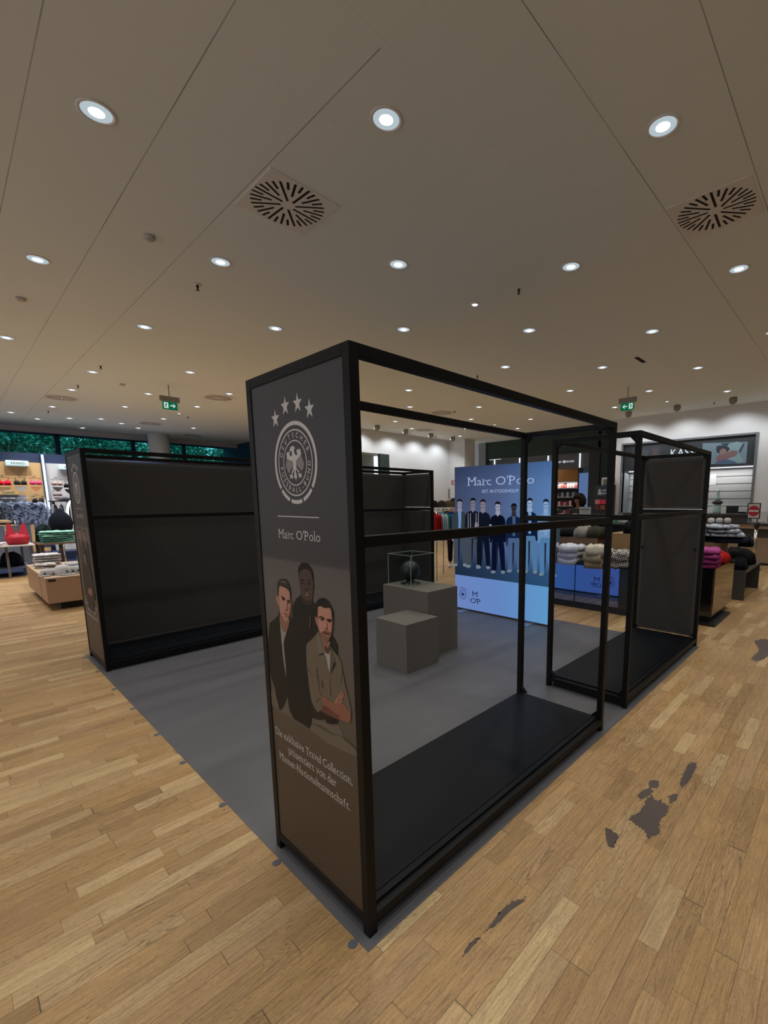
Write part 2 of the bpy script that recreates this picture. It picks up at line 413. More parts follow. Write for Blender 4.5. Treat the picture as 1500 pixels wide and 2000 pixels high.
# ------------------------------------------------------------------ lettering
_gc = {}
def glyph(ch, off=0.0):
    k = (ch, off)
    if k not in _gc:
        cu = bpy.data.curves.new('g', 'FONT'); cu.body = ch; cu.size = 1; cu.offset = off; cu.resolution_u = 4
        ob = bpy.data.objects.new('g', cu); COL.objects.link(ob)
        dg = bpy.context.evaluated_depsgraph_get(); dg.update()
        me = bpy.data.meshes.new_from_object(ob.evaluated_get(dg))
        vs = [(v.co.x, v.co.y) for v in me.vertices]; fs = [list(p.vertices) for p in me.polygons]
        bpy.data.objects.remove(ob); bpy.data.curves.remove(cu); bpy.data.meshes.remove(me)
        x0 = min((v[0] for v in vs), default=0); x1 = max((v[0] for v in vs), default=.3)
        _gc[k] = ([(v[0] - x0, v[1]) for v in vs], fs, x1 - x0)
    return _gc[k]
XH, CH, AS = 0.53, 0.70, 0.74
SERIF = {'M': [(.09, 0), (.91, 0), (.05, 1), (.95, 1)], 'N': [(.09, 0), (.05, 1), (.91, 1)], 'P': [(.13, 0), (.08, 1)], 'D': [(.08, 0), (.08, 1)],
         'T': [(.5, 0)], 'C': [], 'O': [], 'a': [(.93, 0)], 'ä': [(.93, 0)], 'r': [(.16, 0), (.0, 2)], 'i': [(.5, 0), (.2, 2)], 'l': [(.5, 0), (.2, 3)], 'n': [(.09, 0), (.91, 0), (0, 2)],
         'm': [(.06, 0), (.5, 0), (.94, 0), (0, 2)], 'h': [(.09, 0), (.91, 0), (0, 3)], 'k': [(.09, 0), (.93, 0), (0, 3), (.85, 2)], 'x': [(.08, 0), (.92, 0), (.1, 2), (.9, 2)],
         'v': [(.06, 2), (.94, 2)], 'u': [(0, 2), (.8, 2), (.95, 0)], 'd': [(.8, 3), (.95, 0)], 'p': [(.09, -1), (0, 2)], 'f': [(.35, 0)], 't': [], 'e': [], 's': [], 'c': [], 'o': [],
         'E': [], 'H': []}
def text_polys(txt, x, y, size, sx=1.0, serif=True, off=0.0, track=0.07, align='L'):
    """list of polygons (2-D) for one line; x,y baseline start"""
    out = []; pen = 0.0
    for ch in txt:
        if ch == ' ': pen += 0.26; continue
        vs, fs, w = glyph(ch, off)
        for f in fs: out.append([(pen + vs[i][0], vs[i][1]) for i in f])
        if serif:
            for fr, lv in SERIF.get(ch, []):
                yy = {0: 0, 1: CH - .02, 2: XH - .03, 3: AS - .03, -1: -.2}[lv]
                cx = pen + fr * w; h = .13 if lv in (0, 1, -1) else .09
                th = .035
                out.append([(cx - h, yy), (cx + h, yy), (cx + h, yy + th), (cx - h, yy + th)])
        pen += w + track + (.04 if serif else 0) - (.09 if ch == 'r' else 0)
    pen -= track
    dx = 0 if align == 'L' else (-pen / 2 if align == 'C' else -pen)
    return [[(x + (q[0] + dx) * size * sx, y + q[1] * size) for q in f] for f in out], pen * size * sx
def fit_text(txt, x0, x1, y, cap, serif=True, off=0.0, track=.07):
    """fit the line between x0 and x1 with capital height cap"""
    size = cap / CH
    _, w = text_polys(txt, 0, 0, size, 1, serif, off, track)
    return text_polys(txt, x0, y, size, (x1 - x0) / w, serif, off, track)[0]


def crest_polys(cx, cy, Rr, simple=False):
    """ring crest with eagle, circular lettering and four stars; returns (solid, half-tone) polygon lists"""
    A = []; B = []
    D = R
    A += arc_band(cx, cy, Rr * .905, Rr, D(-90 + 51), D(270 - 51), 72)
    A += arc_band(cx, cy, Rr * .905, Rr, D(-90 - 15.5), D(-90 + 15.5), 10)
    A += arc_band(cx, cy, Rr * .905, Rr, D(-90 + 20), D(-90 + 47), 10)
    A += arc_band(cx, cy, Rr * .905, Rr, D(-90 - 47), D(-90 - 20), 10)
    A += arc_band(cx, cy, Rr * .775, Rr * .81, 0, 2 * PI, 72)
    A += arc_band(cx, cy, Rr * .525, Rr * .555, 0, 2 * PI, 60)
    def ring_text(txt, a_mid, step, flip, size):
        n = len(txt); tot = 0; ws = [glyph(c)[2] * size + .012 * Rr / .155 * 1.2 for c in txt]; tot = sum(ws); pos = -tot / 2
        rad = Rr * (.615 if not flip else .715)
        for c, w in zip(txt, ws):
            mid = pos + w / 2; ang = (a_mid - mid / rad) if not flip else (a_mid + mid / rad)
            vs, fs, gw = glyph(c, .012); rot = ang - PI / 2 if not flip else ang + PI / 2
            bx, by = cx + rad * math.cos(ang), cy + rad * math.sin(ang)
            for f in fs:
                A.append([(bx + (vs[i][0] - gw / 2) * size * math.cos(rot) - vs[i][1] * size * math.sin(rot),
                           by + (vs[i][0] - gw / 2) * size * math.sin(rot) + vs[i][1] * size * math.cos(rot)) for i in f])
            pos += w
    if not simple:
        ring_text('DEUTSCHER', D(93), 1, False, Rr * .17)
        ring_text('FUSSBALL-BUND', D(-86), 1, True, Rr * .17)
    # eagle, drawn from the emblem (units of R)
    k = Rr / 890.0; ex, ey = 612, 935
    def E(pts, tgt): tgt.append([(cx + (x - ex) * k * (890 / 455), cy - (y - ey) * k) for x, y in pts])
    body = [(590, 565), (620, 590), (632, 635), (605, 640), (612, 700), (625, 760), (655, 770), (680, 755), (665, 720), (655, 665), (735, 645), (760, 760), (700, 830), (650, 880), (635, 950),
            (645, 1040), (625, 1080), (580, 1080), (563, 1040), (570, 950), (560, 890), (500, 870), (440, 820), (445, 685), (520, 680), (505, 740), (520, 780), (550, 775), (560, 720), (560, 680), (535, 668),
            (505, 665), (505, 640), (530, 632), (520, 605), (550, 575)]
    E(body, A)
    E([(595, 1080), (622, 1080), (645, 1250), (630, 1262), (620, 1330), (608, 1262), (580, 1255)], A)
    E([(560, 1060), (585, 1085), (550, 1160), (525, 1160)], A); E([(630, 1060), (650, 1055), (700, 1130), (685, 1160)], A)
    for fx, fy in ((520, 1215), (705, 1205)):
        E([(fx - 40, fy - 30), (fx - 10, fy - 45), (fx + 15, fy - 30), (fx + 40, fy - 50), (fx + 30, fy), (fx + 45, fy + 40), (fx + 20, fy + 30), (fx + 20, fy + 75), (fx, fy + 30), (fx - 28, fy + 60), (fx - 22, fy + 10)], A)
    E([(437, 835), (500, 885), (555, 900), (560, 980), (535, 1070), (520, 1040), (485, 1150), (470, 1130), (450, 1120), (432, 1030), (405, 1030), (412, 950)], B)
    E([(755, 780), (770, 850), (808, 980), (795, 1000), (780, 1080), (760, 1090), (742, 1130), (715, 1060), (690, 1050), (665, 1000), (640, 960), (648, 900), (700, 840)], B)
    for i, (dx, dy) in enumerate(((-.84, 1.15), (-.32, 1.39), (.26, 1.38), (.77, 1.18))):
        st = []
        for j in range(10):
            r = (.21 if j % 2 == 0 else .082) * Rr * 1.05; a = PI / 2 + j * PI / 5
            st.append((cx + dx * Rr + r * math.cos(a) * .95, cy + dy * Rr + r * math.sin(a) * 1.1))
        A.append(st)
    return A, B


# ================================================================== THE SETTING
H = H_CEIL
fl = struct(MB().quad([(-7, -7, 0), (18, -7, 0), (18, 13.3, 0), (-7, 13.3, 0)]).build('floor', floor_material()))
wall('floor', (-7, 13.3, -0.06), (8, 20.2, 0.0), mat('navy_carpet', '18243c', 0.95, spec=.1, bump=.2, bscale=200)).name = 'floor_carpet'
bpy.data.objects['floor_carpet'].name = 'floor.001'
cl = struct(MB().box((-7, -7, H), (18, 18.6, H + .1)).build('ceiling', ceiling_material()))
wall('trim_1', (-7, 18.6, H - .16), (7.8, 18.72, H + .1), mat('bulkhead_paint', 'b5b0b2', .8))
wall('ceiling', (-7, 18.72, H - .0), (8, 20.3, H + .1), mat('rear_ceiling', 'b5b0b2', .8)).name = 'ceiling.001'
ml = MB((-7.1, -7, 0))  # unseen left wall, opened into mullions to let added daylight in
ml.box((-7.1, -7, 0), (-7, 20, .35)); ml.box((-7.1, -7, H - .12), (-7, 20, H))
for k in range(14): ml.box((-7.1, -7 + k * 2.05, .35), (-7, -6.86 + k * 2.05, H - .12))
struct(ml.build('wall_left', mat('added_mullion_paint', '50565a', .5)))
struct(boxo('window_added', (-7.06, -7, .35), (-7.04, 20, H - .12), glass_material('added_side_glass', (.92, .92, .93))))  # glazing added out of view so daylight reaches the ceiling
wall('wall_back', (-7, -7.1, 0), (18, -7, H), WHITE)
wall('wall_navy', (7.8, 11.57, 0), (7.95, 20.1, H), NAVY)
# white wall at the end of the aisle, with a recessed shop window
mw = MB((7.8, 11.45, 0))
mw.box((7.8, 11.45, 0), (8.55, 11.57, H)); mw.box((10.03, 11.45, 0), (13.3, 11.57, H)); mw.box((8.55, 11.45, 3.33), (10.03, 11.57, H)); mw.box((8.55, 11.45, 0), (10.03, 11.57, 1.0))
struct(mw.build('wall_far', WHITE))
GRN = mat('dark_green_paint', '22322c', 0.7)
NICHEW = mat('niche_paint', 'a9b0a8', .8)
mn = MB((8.55, 11.57, 0)); mn.box((8.55, 12.3, .9), (10.03, 12.36, 3.4)); mn.box((8.49, 11.57, .9), (8.55, 12.36, 3.4)); mn.box((8.49, 11.57, 3.33), (10.1, 12.36, 3.4)); mn.box((8.49, 11.57, .94), (10.1, 12.36, 1.0))
struct(mn.build('wall_niche', NICHEW))
struct(boxo('trim_2', (9.62, 11.44, 1.0), (10.05, 11.56, 3.33), GRN))
wall('wall_pilaster', (13.3, 10.63, 0), (13.95, 11.57, H), WHITE)
wall('wall_recess', (14.95, 11.0, 0), (15.1, 13.0, H), WHITE)
wall('wall_recess', (14.85, 10.78, 0), (14.95, 11.15, H), mat('grey_pilaster', '8d9092', .8)).name = 'wall_recess.001'
# dark green wall with the fragrance shop opening
mg = MB((14.9, 4.6, 0))
OPY0, OPY1, OPZ = 6.13, 10.72, 3.40
mg.box((14.9, 4.6, 0), (15.05, OPY0, H)); mg.box((14.9, OPY1, 0), (15.05, 10.8, H)); mg.box((14.9, OPY0, OPZ), (15.05, OPY1, H))
struct(mg.build('wall_green', mat('green_wall_paint', '2a3d36', .75)))
wall('wall_shop_back', (16.3, 5.9, 0), (16.4, 11, H), mat('shop_grey', '70757c', .6))
wall('wall_shop_side', (14.9, 5.72, 0), (16.3, 5.82, H), NAVY)
# white right wall, broken by the cashier niche
KY0, KY1, KZ0, KZ1 = 0.87, 4.24, 1.0, 3.31
mr = MB((13.2, -7, 0))
mr.box((13.2, -7, 0), (13.34, KY0, H)); mr.box((13.2, KY1, 0), (13.34, 4.6, H)); mr.box((13.2, KY0, KZ1), (13.34, KY1, H)); mr.box((13.2, KY0, 0), (13.34, KY1, KZ0))
struct(mr.build('wall_right', WHITE))
wall('wall_return', (13.34, 4.5, 0), (14.9, 4.6, H), mat('green_return', '2a3d36', .75))
# perimeter shop fitting on the left with the window band above
wall('wall_shopfront', (-7, 17, 0), (7.8, 17.15, 3.14), NAVY)
FR = mat('window_frame_paint', '2c4450', .5, metal=.3)
mwi = MB((-7, 20, 0))
mwi.box((-7, 20, 0), (7.8, 20.12, 3.0)); mwi.box((-7, 20, H - .08), (7.8, 20.12, H))
for xx in (-3.2, -.6, 2.02, 4.3, 6.1): mwi.box((xx, 20, 3.0), (xx + .14, 20.12, H))
struct(mwi.build('window_1', FR))
gl = struct(boxo('window_2', (-7, 20.05, 3.0), (7.8, 20.07, H - .08), glass_material('window_glass', (.40, .88, .92))))

# ------------------------------------------------------------------ vinyl podium floor and stickers
vin = MB((0, 0, 0)).box((-.035, -.035, .0), (4.76, 5.02, .003)).build('floor_mat', vinyl_material())
tag(vin, 'large grey vinyl floor sheet under the black display frames', 'floor covering')
STK = mat('blue_grey_sticker', '4a515c', .6)
for i, yy in enumerate((.035, .63, 1.25, 1.88, 2.42, 3.05, 3.65, 4.30, 4.94)):
    o = MB((-.055, yy, 0)).lathe([(.019, .0003), (.019, .0018), (.017, .0022)], (-.055, yy, 0), 20).build('floor_dot', STK)
    nm = ['at the foot of the near poster tower, nearest the camera', 'beside the rear foot of the near poster tower', 'first one clear of the near tower', 'second one clear of the near tower',
          'in the middle of the open edge', 'just past the middle of the open edge', 'two before the far poster tower', 'at the near foot of the far poster tower', 'at the rear foot of the far poster tower'][i]
    tag(o, 'small round blue-grey floor sticker ' + nm, 'sticker', 'round stickers along the vinyl edge')
STAIN = mat('dark_floor_stain', '4d423b', .6)
def stain(nm, px, label, layer=.0006):
    m = MB(onZ(*px[0], 0)); q = [onZ(*p, 0) for p in sm(px, 14)]
    c = sum(q, Vector()) / len(q); sz = max((a - c).length for a in q)
    out = []
    for a in q:
        k = 1 + .16 * noise.noise(a * 60) + .14 * noise.noise(a * 170); b = c + (a - c) * k; out.append(Vector((b.x, b.y, layer)))
    m.quad(out)
    rnd = random.Random(len(q) + int(px[0][0]))
    for k in range(26 if sz > .05 else 8):                      # worn flecks around the patch
        a = rnd.choice(q); b = c + (a - c) * rnd.uniform(.95, 1.25); r = rnd.uniform(.0012, .0045)
        m.quad([Vector((b.x + r * math.cos(t) * rnd.uniform(.6, 1.8), b.y + r * math.sin(t) * rnd.uniform(.5, 1.2), layer)) for t in [PI * 2 * i / 6 for i in range(6)]])
    return tag(m.build(nm, STAIN, recalc=False), label, 'floor mark')
def c6(L): return [(1080 + x / 2.5, 1200 + y / 2.5) for x, y in L]
def c7(L): return [(500 + x / 2.5, 1500 + y / 2.5) for x, y in L]
stain('floor_stain', c7([(1300, 640), (1303, 655), (1240, 700), (1185, 755), (1130, 790), (1115, 810), (1150, 760), (1190, 705), (1250, 655)]), 'long dark scuff mark on the oak boards in front of the black platform')
stain('floor_stain', c7([(1085, 830), (1060, 870), (1020, 910), (1020, 890), (1050, 850)]), 'short dark scuff mark trailing the long scuff on the oak boards')
stain('floor_stain', c6([(258, 1045), (310, 1070), (312, 1100), (290, 1135), (265, 1120)]), 'small five-sided dark patch on the oak boards, left of the big stain')
stain('floor_stain', c6([(470, 890), (550, 925), (560, 960), (530, 1000), (515, 1030), (520, 1065), (465, 1090), (450, 1060), (410, 1030), (375, 995), (430, 960)]), 'large ragged dark stain on the oak boards right of the frames')
stain('floor_stain', c6([(475, 812), (515, 815), (508, 848), (472, 840)]), 'tiny square dark patch just behind the large ragged stain')
stain('floor_stain', c6([(425, 870), (475, 850), (480, 875), (430, 905)]), 'speckled dark patch between the tiny square patch and the large stain')
stain('floor_stain', c6([(570, 885), (608, 878), (600, 905), (575, 918)]), 'small dark patch right of the large ragged stain')
stain('floor_stain', c6([(660, 735), (700, 730), (690, 770), (650, 830), (620, 828)]), 'narrow oblong dark stain farther up the boards')
stain('floor_stain', c6([(985, 130), (1050, 125), (1050, 200), (1000, 228), (970, 215), (1005, 175)]), 'dark worn stain near the right edge of the picture')

# ------------------------------------------------------------------ outside greenery
LEAFS = [mat('leaf_a', '3c8466', .6), mat('leaf_b', '2c6c56', .6), mat('leaf_c', '84c8ae', .6)]
BARK = mat('bark', '3a2f28', .9)
def tree(x, y, rad, hh, seed, label):
    rnd = random.Random(seed)
    t = empty('tree', (x, y, 0), label, 'tree', 'trees outside the shop windows')
    MB(t.location).tube([(x, y, 0), (x + .1, y, hh * .5), (x, y + .1, hh * .8)], [.16, .12, .06], 8).build('trunk', BARK, t)
    m = MB(t.location)
    for i in range(5200):
        d = Vector((rnd.gauss(0, 1), rnd.gauss(0, 1), rnd.gauss(0, 1))).normalized() * (rad * rnd.uniform(.35, 1))
        c = Vector((x, y, hh * .72)) + Vector((d.x * 1.05, d.y * .7, d.z * 1.3))
        a = Vector((rnd.gauss(0, 1), rnd.gauss(0, 1), rnd.gauss(0, 1))).normalized(); b = a.cross(Vector((rnd.gauss(0, 1), rnd.gauss(0, 1), 1))).normalized()
        s_ = rnd.uniform(.05, .12)
        m.quad([c - a * s_, c + b * s_ * .5, c + a * s_, c - b * s_ * .5], rnd.choice((0, 0, 1, 1, 2)))
    m.build('foliage', LEAFS, t, recalc=False)
for i, (x, y, r_, h_) in enumerate([(-1.9, 22.2, 1.2, 4.6), (.85, 22.2, 1.2, 4.6), (3.6, 22.2, 1.2, 4.6), (6.35, 22.2, 1.2, 4.6), (9.1, 22.2, 1.2, 4.6)]):
    tree(x, y, r_, h_, i + 3, 'green leafy tree outside the window band, ' + ['leftmost, at the edge of the picture', 'seen above the wood-panelled swimwear wall', 'just left of the round white column', 'seen right behind the round white column', 'rightmost, next to the navy wall'][i])
for i, (x, y) in enumerate([(-.6, 25.6), (2.3, 25.6), (5.2, 25.6), (8.1, 25.6), (11.0, 25.6)]):
    tree(x, y, 1.35, 5.6, i + 20, 'tall tree in the second line outside, ' + ['filling the gap left of the wood-panelled wall', 'above the tall light strip', 'left of the round white column', 'right of the round white column', 'behind the navy wall'][i])

# ================================================================== BLACK DISPLAY FRAMES
T = 0.04
def gusset(m, c, d1, d2, th, s=.045):
    c = Vector(c); d1 = Vector(d1); d2 = Vector(d2); n = Vector(th)
    m.prism([c - n * .5, c + d1 * s - n * .5, c + d2 * s - n * .5], n)
def frame(name, label, x0, x1, y0, y1, mids):
    """open tube frame with platform; mids = list of sides carrying a mid rail"""
    Hh = 2.2; org = (x0, y0, 0)
    root = empty('display_rack', org, label, 'display rack', 'black display racks around the grey vinyl floor')
    for px, py in ((x0, y0), (x1 - T, y0), (x0, y1 - T), (x1 - T, y1 - T)):
        boxo('post', (px, py, .003), (px + T, py + T, Hh), BLK, root, bevel=.0025)
    for yy in (y0, y1 - T):
        boxo('top_rail', (x0 + T, yy, Hh - T), (x1 - T, yy + T, Hh), BLK, root, bevel=.0025)
        boxo('bottom_rail', (x0 + T, yy, .05), (x1 - T, yy + T, .05 + T), BLK, root, bevel=.0025)
    for xx in (x0, x1 - T):
        boxo('top_rail', (xx, y0 + T, Hh - T), (xx + T, y1 - T, Hh), BLK, root, bevel=.0025)
        boxo('bottom_rail', (xx, y0 + T, .05), (xx + T, y1 - T, .05 + T), BLK, root, bevel=.0025)
    zr = 1.53
    for sd in mids:
        if sd == 'y0': boxo('middle_rail', (x0 + T, y0, zr), (x1 - T, y0 + T, zr + T), BLK, root, bevel=.0025)
        if sd == 'y1': boxo('middle_rail', (x0 + T, y1 - T, zr), (x1 - T, y1, zr + T), BLK, root, bevel=.0025)
        if sd == 'x0': boxo('middle_rail', (x0, y0 + T, zr), (x0 + T, y1 - T, zr + T), BLK, root, bevel=.0025)
        if sd == 'x1': boxo('middle_rail', (x1 - T, y0 + T, zr), (x1, y1 - T, zr + T), BLK, root, bevel=.0025)
    th = .03
    for px, sx in (((x0 + T, 1), (x1 - T, -1)) if 'x0' in mids else ((x1 - T, -1),)):
        for py, sy in ((y0 + T, 1), (y1 - T, -1)):
            ex = x0 + T / 2 if sx > 0 else x1 - T / 2; ey = y0 + T / 2 if sy > 0 else y1 - T / 2
            for zz, sz in ((Hh - T, -1), (.05 + T + .015, 1)):
                for c_, d_, t_ in (((ex, py, zz), (0, sy, 0), (th, 0, 0)),):
                    g = MB(org); gusset(g, c_, d_, (0, 0, sz), t_); g.build('corner_gusset', BLK, root)
    # platform: plate sits inside the tubes, with a thin front joint
    boxo('platform_plate', (x0 + T, y0 + T + .03, .085), (x1 - T, y1 - T, .103), BLK2, root)
    boxo('platform_lip', (x0 + T, y0 + T - .005, .083), (x1 - T, y0 + T + .026, .103), BLK2, root)
    boxo('plinth', (x0 + .05, y0 + .05, .003), (x1 - .05, y1 - .05, .085), M('0c0d0f', .5), root)
    return root
def fabric_panel_x(root, x, y0, y1, z0, z1, rim=.035, nm='end_panel'):
    """stretched grey panel facing along X"""
    boxo(nm, (x - .012, y0, z0), (x + .012, y1, z1), PANEL_RIM, root, bevel=.004)
    m = MB(root.location); m.box((x - .015, y0 + rim, z0 + rim), (x + .015, y1 - rim, z1 - rim))
    m.build('fabric_sheet', PANEL, root)
def fabric_panel_y(root, y, x0, x1, z0, z1, rim=.03):
    boxo('back_panel', (x0, y - .012, z0), (x1, y + .012, z1), PANEL_RIM, root, bevel=.004)
    MB(root.location).box((x0 + rim, y - .015, z0 + rim), (x1 - rim, y + .015, z1 - rim)).build('fabric_sheet', PANEL, root)

A0, A1, D0, D1 = 0.0, 2.175, 0.0, 0.735
B0, B1 = 2.62, 4.785
C0, C1 = 4.21, 4.97
fa = frame('display_frame', 'near open black tube frame with the tall poster of three men on its end', A0, A1, D0, D1, ['y0', 'x1'])
fb = frame('display_frame', 'open black tube frame on the right with grey panels closing its far end', B0, B1, D0, D1, ['y0', 'x0', 'x1'])
fabric_panel_x(fb, B1 - .02, D0 + T, D1 - T, 1.58, 2.15); fabric_panel_x(fb, B1 - .02, D0 + T, D1 - T, .108, 1.52)
fc = frame('display_frame', 'black tube frame on the left with grey back panel and a slim poster end', A0, A1, C0, C1, ['y0'])
fabric_panel_y(fc, C1 - .06, A0 + T, A1 - T, .108, 2.14)
fd = frame('display_frame', 'black tube frame behind the cubes with grey back and end panels', B0, B1, C0, C1, ['y0', 'x1'])
fabric_panel_y(fd, C1 - .06, B0 + T, B1 - T, .108, 2.14)
fabric_panel_x(fd, B1 - .02, C0 + T, C1 - T, 1.58, 2.15); fabric_panel_x(fd, B1 - .02, C0 + T, C1 - T, .108, 1.52)
for rt, (xx, yy) in ((fb, (B1 - .05, .10)), (fb, (B1 - .05, .64))):
    k = MB(rt.location).lathe([(.012, 0), (.016, -.008), (.010, -.022), (.0, -.024)][:3], (xx, yy - .02 if yy < .4 else yy + .02, 1.12), 12, axis='X'); k.build('clamp_knob', BLK, rt)

# ------------------------------------------------------------------ poster artwork
def poster(root, dy, variant):
    """end poster of a frame: plane X=0 facing -X; dy shifts it along Y"""
    y0, y1 = dy + T, dy + D1 - T + (0 if dy == 0 else .025)
    base = MB(root.location).box((.0045, y0, .09), (.030, y1, 2.16)).build('poster_panel', gradient_paint('poster_stock', [(0.0, '463829'), (.55, '4e4133'), (.9, '5c5246'), (1.35, '5d5752'), (1.452, '56504d'), (1.4525, '393736'), (2.0, '3b3a3d'), (2.2, '3f3e42')], 2), root)
    P = Print((.0040, 0, 0), (0, -1, 0), (0, 0, 1), (-1, 0, 0), root.location)
    W1 = mat('print_white', 'c4c0bb', .55); W2 = mat('print_grey', '85817f', .55)
    cy = .372 + dy; A, B = crest_polys(-cy, 1.837, .156)
    P.polys(A, W1, 1); P.polys(B, W2, 1); P.build('crest_print', base)
    P = Print((.0040, 0, 0), (0, -1, 0), (0, 0, 1), (-1, 0, 0), root.location)
    P.poly([(-.53 - dy, 1.629), (-.222 - dy, 1.629), (-.222 - dy, 1.633), (-.53 - dy, 1.633)], W1)
    P.polys(fit_text("Marc O'Polo", -.53 - dy, -.218 - dy, 1.541, .036, off=-.005), W1)
    for t, a, b, z in (('Die exklusive Travel Collection,', -.672, -.078, .617), ('präsentiert von der', -.56, -.19, .560), ('Männer-Nationalmannschaft.', -.648, -.098, .500)):
        P.polys(fit_text(t, a - dy, b - dy, z, .036, off=-.004), W1)
    P.build('lettering', base)
    P = Print((.0040, 0, 0), (0, -1, 0), (0, 0, 1), (-1, 0, 0), root.location)
    if variant == 0:
        def cc(ox, oy, s): return lambda L: [uvX(ox + x / s, oy + y / s, 0.0) for x, y in L]
        c1, c2, c3 = cc(520, 1080, 11.11), cc(580, 1140, 11.11), cc(510, 1250, 7.895)
        def pm(L, col, layer, s=True): P.poly(sm(L, 3) if s else L, M(col, .6, spec=.3), layer)
        # trousers first
        pm(c3([(140, 790), (200, 750), (270, 1060), (310, 1090), (395, 880), (430, 1090), (500, 1225), (420, 1190), (300, 1110), (150, 1000)]), '6a5f50', 1, False)
        pm(c3([(745, 1180), (860, 1230), (1010, 1240), (1150, 1240), (1200, 1350), (1260, 1480), (1380, 1600), (1480, 1710), (1480, 1810), (1300, 1740), (1000, 1590), (745, 1390)]), '6b6152', 1, False)
        pm(c3([(760, 1290), (880, 1310), (1000, 1370), (1080, 1440), (1240, 1480), (1100, 1465), (960, 1400), (850, 1330)]), '54493b', 2)
        pm(c3([(1240, 1480), (1380, 1600), (1478, 1710), (1470, 1725), (1360, 1620), (1235, 1510)]), '4d4235', 2)
        # man 1 jacket, tee
        pm(c1([(270, 1240), (235, 1370), (150, 1450), (60, 1520), (40, 1700), (25, 2000)]) + c3([(90, 200), (110, 400), (150, 600), (200, 740), (215, 850), (240, 950), (268, 1070), (300, 1088), (350, 1010), (390, 900), (420, 700), (420, 300), (430, 0)]) + c1([(540, 1600), (520, 1400), (400, 1350)]), '211c16', 2, False)
        pm(c1([(275, 1380), (300, 1520), (345, 1660), (405, 1720), (440, 1690), (400, 1810), (372, 1900), (366, 2000)]) + c3([(350, 200), (368, 400), (378, 590), (352, 430), (330, 250), (303, 0)]), '938c84', 3, False)
        pm(c1([(285, 1180), (330, 1370), (400, 1470), (490, 1420), (480, 1540), (435, 1710), (400, 1728), (340, 1670), (290, 1500)]), '8a6350', 4)
        pm(c1([(270, 735), (330, 722), (400, 762), (460, 790), (500, 830), (520, 1000), (540, 1080), (532, 1200), (512, 1310), (482, 1400), (440, 1492), (390, 1470), (335, 1370), (290, 1260), (275, 1100), (262, 950)]), 'b48572', 5)
        pm(c1([(505, 840), (520, 1000), (540, 1080), (532, 1200), (512, 1310), (482, 1400), (440, 1492), (470, 1380), (490, 1250), (500, 1120), (495, 1000)]), '8d6454', 6)
        pm(c1([(255, 935), (215, 928), (203, 1000), (232, 1090), (272, 1160), (276, 1050)]), 'a07864', 5)
        pm(c1([(240, 935), (232, 700), (262, 600), (330, 558), (410, 575), (465, 650), (505, 750), (522, 900), (516, 1000), (497, 860), (450, 790), (385, 748), (310, 722), (275, 740), (264, 850), (258, 940)]), '332c22', 7)
        pm(c1([(300, 640), (350, 610), (410, 625), (455, 670), (400, 650), (340, 640)]), '645d52', 8)
        pm(c1([(308, 943), (345, 943), (402, 985), (398, 1008), (340, 975)]), '3a241c', 8); pm(c1([(335, 985), (368, 985), (397, 1015), (375, 1032), (342, 1010)]), '2e1c16', 8)
        pm(c1([(443, 1025), (480, 1018), (532, 1035), (526, 1052), (450, 1047)]), '3a241c', 8); pm(c1([(450, 1058), (500, 1062), (520, 1085), (482, 1096), (455, 1080)]), '33201a', 8)
        pm(c1([(445, 1060), (455, 1130), (462, 1210), (460, 1245), (438, 1272), (408, 1235), (402, 1205), (430, 1240), (448, 1220), (440, 1130)]), '73483a', 8)
        pm(c1([(365, 1293), (412, 1312), (472, 1342), (450, 1347), (390, 1322)]), '5a342b', 8); pm(c1([(395, 1352), (465, 1378), (440, 1398), (405, 1380)]), '8c5a4c', 8)
        # man 2
        pm(c1([(740, 900), (690, 950), (640, 990), (600, 1060), (560, 1150), (550, 1300), (545, 1420), (500, 1450), (470, 1560), (430, 1750), (375, 1900), (362, 2000)]) + c3([(368, 400), (385, 600), (400, 780), (405, 950), (430, 1090), (500, 1222), (620, 1290), (735, 1370), (770, 1300), (800, 1000), (800, 300)])
           + c2([(560, 1500), (780, 1480), (873, 1575), (872, 1350), (820, 1240), (740, 1090), (600, 900), (400, 480), (318, 370), (330, 300), (100, 250)]), '1c1914', 3, False)
        pm(c1([(705, 430), (760, 370), (860, 350), (950, 400), (990, 560), (1005, 700), (1002, 900), (985, 1000), (900, 1042), (830, 1020), (760, 930), (730, 820), (705, 640)]), '4e3c34', 5)
        pm(c1([(735, 880), (830, 1010), (900, 1040), (985, 1000), (980, 1100), (900, 1140), (780, 1060)]), '35281f', 4)
        pm(c1([(692, 470), (684, 330), (740, 235), (800, 208), (880, 238), (950, 320), (1000, 440), (1008, 610), (988, 560), (950, 410), (860, 352), (760, 372), (712, 440), (702, 590)]), '15120e', 6)
        pm(c1([(1003, 640), (1023, 655), (1020, 780), (1004, 830)]), '3d2e27', 5)
        pm(c1([(735, 580), (800, 572), (820, 620), (790, 600), (745, 600)]), '19130f', 7); pm(c1([(880, 590), (945, 582), (962, 620), (920, 605)]), '19130f', 7)
        pm(c1([(750, 645), (800, 640), (815, 665), (770, 680)]), '1d1612', 7); pm(c1([(885, 655), (930, 650), (945, 672), (905, 688)]), '1d1612', 7)
        pm(c1([(820, 770), (850, 790), (900, 785), (895, 815), (850, 822)]), '231a16', 7)
        pm(c1([(845, 860), (880, 850), (905, 872), (880, 882)]), '7a6255', 7); pm(c1([(845, 905), (890, 898), (908, 915), (860, 935)]), '8a7264', 7)
        pm(c1([(905, 1300), (935, 1400), (925, 1610), (950, 1640), (966, 1400), (978, 1250), (950, 1380)]), '4b4538', 7)
